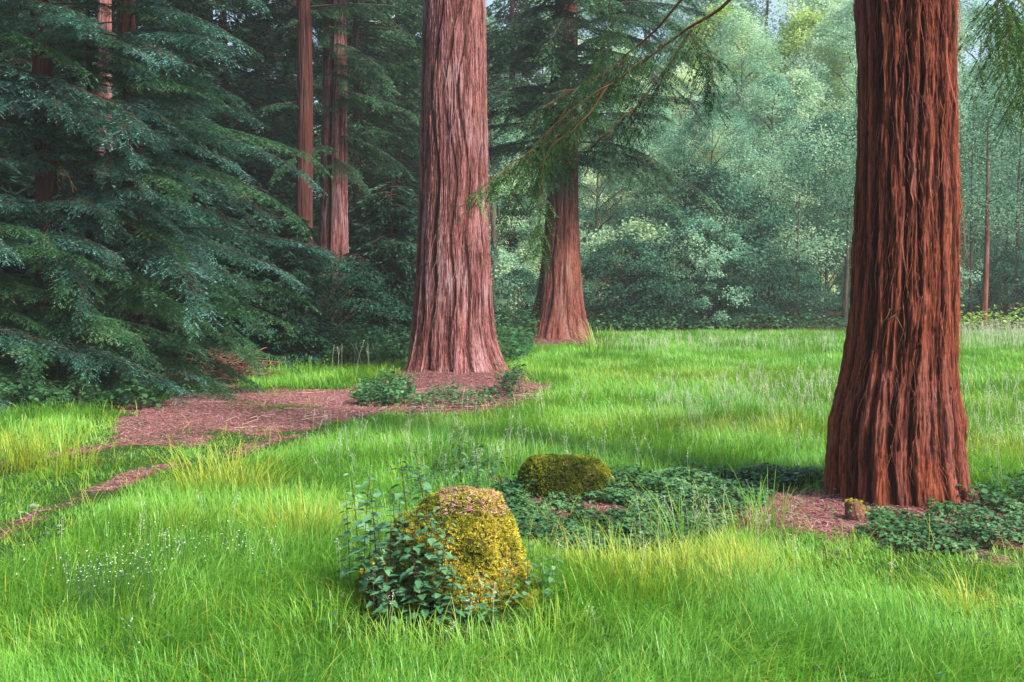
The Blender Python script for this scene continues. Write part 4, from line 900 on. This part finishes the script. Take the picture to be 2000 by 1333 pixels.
cover('weeds', 'dim undergrowth along the forest edge beyond the meadow', [gnd(*p) for p in [(1150, 656), (1400, 651), (1680, 651), (1680, 643), (1150, 647)]], 70, lambda x, y: .7 + .4 * perlin(x * .7, y * .7, 4), .13, M['leaf_weed'], 71)
cover('weeds', 'dull low weeds beside the right redwood on its right', [gnd(*p) for p in [(1890, 1010), (1960, 960), (2060, 950), (2060, 1010)]], 1300, lambda x, y: .22 + 0 * x, .05, M['leaf_weed'], 72)

cover('low_herbs', 'small round leaved herbs scattered low among the foreground grass', [(-6., 3.4), (-8., 12.), (9., 12.), (6., 3.4)], 60, lambda x, y: .13 + 0 * x, .034, M['leaf_weed'], 75, stems=False)
# ferns
def fern(px, py, seed, n_fr, L, lb):
    rs = np.random.RandomState(seed); g = gnd(px, py); r = empty('fern', (g[0], g[1], float(gz(*g)))); tag(r, lb, 'fern')
    for k in range(n_fr):
        az = k / n_fr * 6.28 + rs.uniform(-.3, .3); t = np.linspace(0, 1, 12); l = L * rs.uniform(.7, 1.1)
        P = np.stack([t * l * .75, 0 * t, l * (.95 * t - .55 * t**2.2)], 1); mb = MB(); tube(mb, P, .003 * (1 - .8 * t), 4, 1, a=.5)
        n2 = 26; f = .12 + .88 * np.arange(n2) / n2; c = np.stack([np.interp(f, t, P[:, q]) for q in range(3)], 1)
        for sgn in (-1, 1):
            d = norm(np.tile([.45, sgn * 1., -.1], (n2, 1))); LL = l * .26 * np.sin(np.clip(f * 1.15, 0, 1) * np.pi)**.8 + .01
            blades(mb, c, d, np.tile([1., -.45 * sgn, 0.2], (n2, 1)), LL, .016, 0, a=rs.rand(n2) * .5 + .3)
        link('frond', mb.mesh('frond', [M['fern'], M['fern']]), r, rot=(0, 0, az))
fern(1222, 945, 1, 8, .30, 'bright green fern just behind the right end of the squat stump')
fern(885, 925, 2, 8, .30, 'pale green fern in the grass left of the squat stump')

# brush pile at the end of the path
rs = np.random.RandomState(15); bp = empty('brush_pile', (0, 0, 0)); tag(bp, 'heap of broken reddish logs and dead twigs at the back left of the litter path', 'brush pile')
for (a, b, w) in [((405, 712, 17.6), (452, 738, 16.9), .055), ((395, 736, 17.2), (470, 742, 17.1), .04), ((420, 725, 17.1), (480, 745, 16.8), .05), ((388, 722, 17.6), (440, 748, 16.9), .035), ((440, 705, 17.9), (400, 742, 17.1), .03)]:
    A_, B_ = at(*a), at(*b); t = np.linspace(0, 1, 12)[:, None]; P = A_ + (B_ - A_) * t + .03 * np.sin(t * 7 + w * 90); P[:, 2] = np.maximum(P[:, 2], .03)
    mb = MB(); tube(mb, P, w * (1 + .15 * np.sin(np.linspace(0, 9, 12))), 10, a=rs.rand()); tube(mb, np.stack([P[0], P[0] + (P[0] - P[1]) * .001]), [w * .98, 0.001], 10, a=1.)
    mb.build('log', [M['log']], bp)
mb = MB()
for k in range(240):
    p = at(rs.uniform(385, 500), 740, rs.uniform(16.9, 18.2)); t = np.linspace(0, 1, 5)[:, None]; d = rs.uniform(-1, 1, 3) * [.55, .35, .16]
    P = p + d * t + np.array([0, 0, 1]) * .12 * np.sin(t * 3.1) * rs.rand(); P[:, 2] = np.maximum(rs.rand() * .5 * (1 - (p[0] + 5.3)**2 / 2) + d[2] * t[:, 0], .02); tube(mb, P, rs.uniform(.004, .012), 4, a=rs.rand())
mb.build('dead_twigs', [M['log']], bp)['kind'] = 'stuff'
# dead branch lying left of the squat stump, stone on the track
A_, B_ = at(955, 938, 8.2), at(1000, 975, 7.6); t = np.linspace(0, 1, 10)[:, None]; mb = MB(); P = A_ + (B_ - A_) * t; P[:, 2] += .04 * np.sin(t[:, 0] * 4); tube(mb, P, .012 * (1.2 - t[:, 0]), 7, a=.7)
for k in range(4): tube(mb, np.stack([P[3 + k], P[3 + k] + [rs.uniform(-.1, .1), rs.uniform(-.1, .1), .1]]), .004, 4, a=.6)
tag(mb.build('dead_branch', [M['log']]), 'fallen dead branch sloping through the weeds left of the squat stump', 'branch')
for k, (px, py, s, lb) in enumerate([(66, 990, .028, 'larger pale stone lying on the bare track at the left'), (40, 1003, .016, 'tiny pale stone on the bare track near the left edge')]):
    g = gnd(px, py); u_, v2 = np.meshgrid(np.linspace(0, 2 * np.pi, 24, endpoint=False), np.linspace(0, np.pi, 12)); mb = MB()
    Dv = np.stack([np.sin(v2) * np.cos(u_), np.sin(v2) * np.sin(u_), np.cos(v2)], -1); Dv = Dv * (1 + .3 * perlin(Dv[..., 0] * 2 + k * 9, Dv[..., 1] * 2, Dv[..., 2] * 2))[..., None] * [s * 1.4, s, s * .6]
    i = np.arange(11)[:, None] * 24; j = np.arange(24)[None]; mb.add(Dv + np.array([g[0], g[1], float(gz(*g)) + s * .3]), quads=np.stack([i + j, i + 24 + j, i + 24 + (j + 1) % 24, i + (j + 1) % 24], -1))
    tag(mb.build('stone', [M['stone']]), lb, 'stone', 'stones on the track')

# ------------------------------------------------------------------ needle litter
rs = np.random.RandomState(91)
def scatter_polar(rs, n_, r0, r1, pw, half):
    u = rs.rand(n_); e = 2 - pw
    r = (r0**e + u * (r1**e - r0**e))**(1 / e); a = rs.uniform(-half, half, n_); return r * np.sin(a), r * np.cos(a)
x, y = scatter_polar(rs, 900000, 4, 34, 1.0, .66); k = litter_mask(x, y) > rs.rand(len(x)); x, y = x[k], y[k]
r = np.hypot(x, y); az = rs.uniform(0, 2 * np.pi, len(x)); d = norm(np.stack([np.cos(az), np.sin(az), rs.normal(size=len(x)) * .12], 1)); L = rs.uniform(.03, .11, len(x)) * (r / 9)**.3
mb = MB(); c = np.stack([x, y, gz(x, y) + rs.uniform(.003, .018, len(x))], 1); blades(mb, c - d * L[:, None] / 2, d, norm(np.cross(d, np.array([[0, 0, 1.]]))), L, .006 * (r / 8)**.9, a=rs.rand(len(x))**1.2)
for k in range(60):
    g = gnd(*[(rs.uniform(280, 740), rs.uniform(762, 840)), (rs.uniform(760, 1040), rs.uniform(760, 800)), (rs.uniform(1540, 1660), rs.uniform(1000, 1040))][rs.choice(3, p=[.55, .41, .04])]); az = rs.uniform(0, 6.3); L = rs.uniform(.15, .5); t = np.linspace(-.5, .5, 5)
    tube(mb, np.stack([g[0] + np.cos(az) * t * L + .02 * np.sin(t * 6), g[1] + np.sin(az) * t * L, gz(*g) + .02 + 0 * t], 1), .0035, 4, a=1)
tag(mb.build('needle_litter', [M['litter']]), 'reddish pink fallen needles and twigs covering the path and tree feet', 'litter', kind='stuff')
print('litter', mb.n)

# ------------------------------------------------------------------ grass
rs = np.random.RandomState(92)
N0 = 780000
x, y = scatter_polar(rs, N0, 3.0, 46, 1.62, .72)
ex_x, ex_y = scatter_polar(rs, 110000, 20, 46, 1.0, .66); x = np.concatenate([x, ex_x]); y = np.concatenate([y, ex_y])
lmk = litter_mask(x, y); mk = meadow_mask(x, y)
sd_ = np.minimum(segdist(x, y, TRACK1), segdist(x, y, TRACK2)); sh = inpoly(x, y, SHORT)
inp = inpoly(x + .15 * perlin(x * 3, y * 3, 61), y + .2 * perlin(x * 3, y * 3, 70), PATCH) | inpoly(x, y, PATCH2)
keep = mk & (rs.rand(len(x)) > lmk * 1.06 - .08) & (rs.rand(len(x)) > inp * .88)
for c, r_ in ((RT, .50), (CT, .85), (MT, 1.0)): keep &= np.hypot(x - c[0], y - c[1]) > r_
keep &= (((x - ST1[0]) / .42)**2 + ((y - ST1[1]) / .38)**2 > 1) & (((x - ST2[0]) / .4)**2 + ((y - ST2[1]) / .34)**2 > 1)
x, y, lmk, sh, sd_ = x[keep], y[keep], lmk[keep], sh[keep], sd_[keep]
r = np.hypot(x, y); n_ = len(x)
cl = perlin(x * 1.1, y * 1.1, 4.4); cl2 = perlin(x * 3.5, y * 3.5, 9.4)
h = (.19 + .08 * cl + .05 * cl2) * rs.uniform(.5, 1.25, n_)
back = np.maximum.reduce([litter_mask(x, y + q) for q in (.35, .8, 1.3)]); bp_ = np.maximum.reduce([inpoly(x, y + q, P_).astype(float) for q in (.15, .35) for P_ in (PATCH, PATCH2)])
h *= (1 - .62 * back * sstep(40, 16, y)) * (1 - .35 * bp_)
h *= np.where(sh, .48, 1) * (1 - .55 * np.clip(lmk * 1.5, 0, 1)) * (.55 + .45 * sstep(.1, .8, sd_))
front = np.exp(-(((x - .0) / 3.5)**2 + ((y - 4.0) / 1.2)**2)); h *= 1 - .18 * front
dS = np.hypot((x - ST1[0]) / .62, (y - 4.66) / .38); h *= 1 - .82 * np.exp(-dS**4)
h *= 1 - .30 * np.exp(-(((x - ST2[0]) / .8)**2 + ((y - ST2[1] + .6) / .6)**2))
yel = np.zeros(n_)
for gx_, gy_, rr_, s_ in YELW: yel += s_ * np.exp(-(((x - gx_) / rr_)**2 + ((y - gy_) / (rr_ * .8))**2) * 1.2)
yel = np.clip(.72 * yel * (.8 + .8 * cl2) * rs.uniform(.2, 1.5, n_), 0, 1) + (rs.rand(n_) < .02) * rs.uniform(.3, .9, n_) ; yel = np.clip(yel, 0, 1)
flow = 6.28 * perlin(x * .45, y * .45, 2.2) + 1.2 * perlin(x * 2.2, y * 2.2, 5.2)
yaw = flow + rs.normal(size=n_) * 1.1; lean = np.clip(rs.gamma(2.4, .22, n_) + .18 * cl, .05, 1.25)
w = .0031 * np.maximum(1, r / 5.5)**.85 * rs.uniform(.5, 1.5, n_) * np.where(rs.rand(n_) < .06, 1.9, 1)
h *= 1 + .002 * r
base = np.stack([x, y, gz(x, y) - .01], 1)
mb = MB()
for lo_, hi_, K in ((0, 9.5, 5), (9.5, 18, 3), (18, 99, 2)):
    k = (r >= lo_) & (r < hi_); grassblades(mb, base[k], h[k], w[k], yaw[k], lean[k], K, yel[k])
# rank fringe round the stumps and trunks
def tuft(px, py, n1, hh, rad, ye=0.0):
    g = gnd(px, py); a = rs.uniform(0, 6.28, n1); q = rad * np.sqrt(rs.rand(n1)); X_, Y_ = g[0] + q * np.cos(a), g[1] + q * np.sin(a)
    grassblades(mb, np.stack([X_, Y_, gz(X_, Y_)], 1), hh * rs.uniform(.5, 1.2, n1), np.full(n1, .0045) * max(1, g[1] / 6), a + rs.normal(size=n1) * .4, rs.uniform(.1, .9, n1), 5, np.clip(ye + rs.rand(n1) * .2, 0, 1))
for a in [(410, 985, 160, .48, .28, .75), (470, 985, 160, .48, .28, .6), (350, 1060, 120, .35, .25, .3), (590, 1070, 150, .42, .28, .75), (40, 910, 160, .5, .4, .8), (120, 915, 120, .45, .4, .5), (1440, 1180, 90, .3, .15, .7), (1895, 1215, 60, .28, .10, .9), (1250, 1160, 140, .32, .3, .65),
          (1180, 1150, 120, .32, .25, .4), (1340, 1170, 130, .32, .3, .4), (1460, 1065, 50, .45, .15, .1), (1330, 1070, 40, .45, .15, 0), (700, 1290, 110, .17, .2, 0), (860, 1300, 120, .17, .25, 0), (990, 1300, 120, .17, .25, 0), (1090, 1260, 110, .17, .2, .1), (620, 1250, 100, .17, .2, 0), (780, 1285, 100, .17, .2, .1), (1060, 1310, 110, .17, .2, 0), (925, 1290, 90, .17, .15, 0),
          (1180, 690, 70, .8, .4, .1), (1165, 700, 60, .7, .4, 0), (1870, 900, 90, .4, .25, .7), (1560, 860, 160, .42, .5, .5), (560, 730, 150, .3, 1.2, 0), (640, 728, 120, .3, 1., 0), (1500, 1035, 70, .4, .2, 0)]: tuft(*a)
# dead straw among the green
nd = 9000; dx_, dy_ = scatter_polar(rs, nd, 3.2, 22, 1.3, .62); kk = meadow_mask(dx_, dy_) & (litter_mask(dx_, dy_) < .5); dx_, dy_ = dx_[kk], dy_[kk]; nd = len(dx_)
grassblades(mb, np.stack([dx_, dy_, gz(dx_, dy_)], 1), rs.uniform(.12, .30, nd), .0026 * np.maximum(1, np.hypot(dx_, dy_) / 6), rs.uniform(0, 6.28, nd), rs.uniform(.3, 1.6, nd), 4, rs.uniform(.75, 1, nd))
tag(mb.build('grass', [M['grass']]), 'long fine bright green meadow grass with yellowing tufts', 'grass', kind='stuff'); print('grass', mb.n)

# seeding grasses: pale feathery heads
rs = np.random.RandomState(93); mb = MB()
def heads(px0, px1, py0, py1, n1, H, spread=1., sz=1.):
    for k in range(n1):
        px, py = rs.uniform(px0, px1), rs.uniform(py0, py1); g = gnd(px, py)
        if litter_mask(np.array([g[0]]), np.array([g[1]]))[0] > .3: continue
        hh = H * rs.uniform(.7, 1.25); az = rs.uniform(0, 6.28); t = np.linspace(0, 1, 6); le = rs.uniform(.05, .35) * hh; wd = max(1, g[1] / 9)
        P = np.stack([g[0] + math.cos(az) * le * t**2, g[1] + math.sin(az) * le * t**2, float(gz(*g)) + hh * t], 1); tube(mb, P, .0011 * wd, 3, 0, a=.2)
        nb = 26; f = rs.uniform(.72, 1, nb); c = np.stack([np.interp(f, t, P[:, q]) for q in range(3)], 1); d = norm(rs.normal(size=(nb, 3)) * [1, 1, .5] + [0, 0, .9]); o_ = rs.uniform(0, .030, nb) * spread * (1.2 - 2.2 * np.abs(f - .82))
        c = c + norm(rs.normal(size=(nb, 3))) * o_[:, None]; blades(mb, c, d, norm(np.cross(d, rs.normal(size=(nb, 3)))), .014 * sz * wd**.4, .0030 * wd**.7, 0, a=rs.rand(nb))
heads(1280, 1640, 760, 850, 160, .32); heads(1400, 1640, 740, 800, 90, .32); heads(1180, 1660, 675, 700, 220, .40, 2); heads(1860, 2100, 668, 690, 300, .62, 2.2); heads(900, 1640, 770, 960, 110, .34)
heads(600, 1000, 840, 960, 70, .34); heads(1870, 2050, 760, 960, 90, .45); heads(1250, 1520, 1050, 1100, 26, .32); heads(60, 700, 1000, 1200, 10, .26); heads(100, 1900, 1120, 1330, 14, .24); heads(640, 760, 740, 720, 20, .5); heads(1930, 1990, 960, 1000, 14, .55, 1.5, 1.6)
tag(mb.build('seeding_grass', [M['seed']]), 'pale silvery seed heads rising above the meadow grass', 'grass', kind='stuff')
# small white flowers
mb = MB()
def flowers(cx, cy, sx, sy, n1):
    for k in range(n1):
        px, py = rs.normal(cx, sx), rs.normal(cy, sy); g = gnd(px, py + 50); z0 = float(gz(*g)); hh = rs.uniform(.17, .27); p = np.array([g[0], g[1], z0 + hh]); s = rs.uniform(.0018, .0042)
        a = np.arange(5) / 5 * 6.283 + rs.rand(); tl = rs.normal(size=2) * .4; d = np.stack([np.cos(a), np.sin(a), tl[0] * np.cos(a) + tl[1] * np.sin(a)], 1)
        blades(mb, np.tile(p, (5, 1)), norm(d), np.stack([-np.sin(a), np.cos(a), 0 * a], 1), s * 1.5, s * 1.1, 0, a=.5)
        tube(mb, np.array([[g[0] + .02, g[1], z0], p]), .0009, 3, 1, a=.5)
flowers(245, 1135, 60, 22, 130); flowers(185, 1160, 40, 18, 70); flowers(470, 1090, 50, 16, 60); flowers(260, 1080, 60, 25, 50); flowers(370, 1075, 20, 10, 30); flowers(250, 1280, 12, 10, 9); flowers(80, 1140, 40, 40, 20)
tag(mb.build('white_flowers', [M['white'], M['leaf_weed']]), 'tiny white star flowers scattered in the grass at the lower left', 'flowers', kind='stuff')

# ------------------------------------------------------------------ air
hb = MB(); v = np.array([[sx, sy, sz] for sx in (-75, 75) for sy in (-6, 112) for sz in (-1.5, 34)], float)
hb.add(v, quads=[[0, 1, 3, 2], [4, 6, 7, 5], [0, 4, 5, 1], [2, 3, 7, 6], [0, 2, 6, 4], [1, 5, 7, 3]])
hm = bpy.data.materials.new('haze'); hm.use_nodes = True; nt = hm.node_tree; nt.nodes.remove(nt.nodes['Principled BSDF'])
pv = nt.nodes.new('ShaderNodeVolumePrincipled'); pv.inputs['Color'].default_value = (.86, .94, 1.0, 1); pv.inputs['Density'].default_value = .0009; pv.inputs['Anisotropy'].default_value = .1
nt.links.new(pv.outputs[0], nt.nodes['Material Output'].inputs['Volume'])
hz = hb.build('haze', [hm], smooth=False); tag(hz, 'thin pale bluish haze hanging among the trees', 'haze', kind='stuff')
S.cycles.volume_bounces = 1; S.cycles.max_bounces = 8; S.cycles.transparent_max_bounces = 8
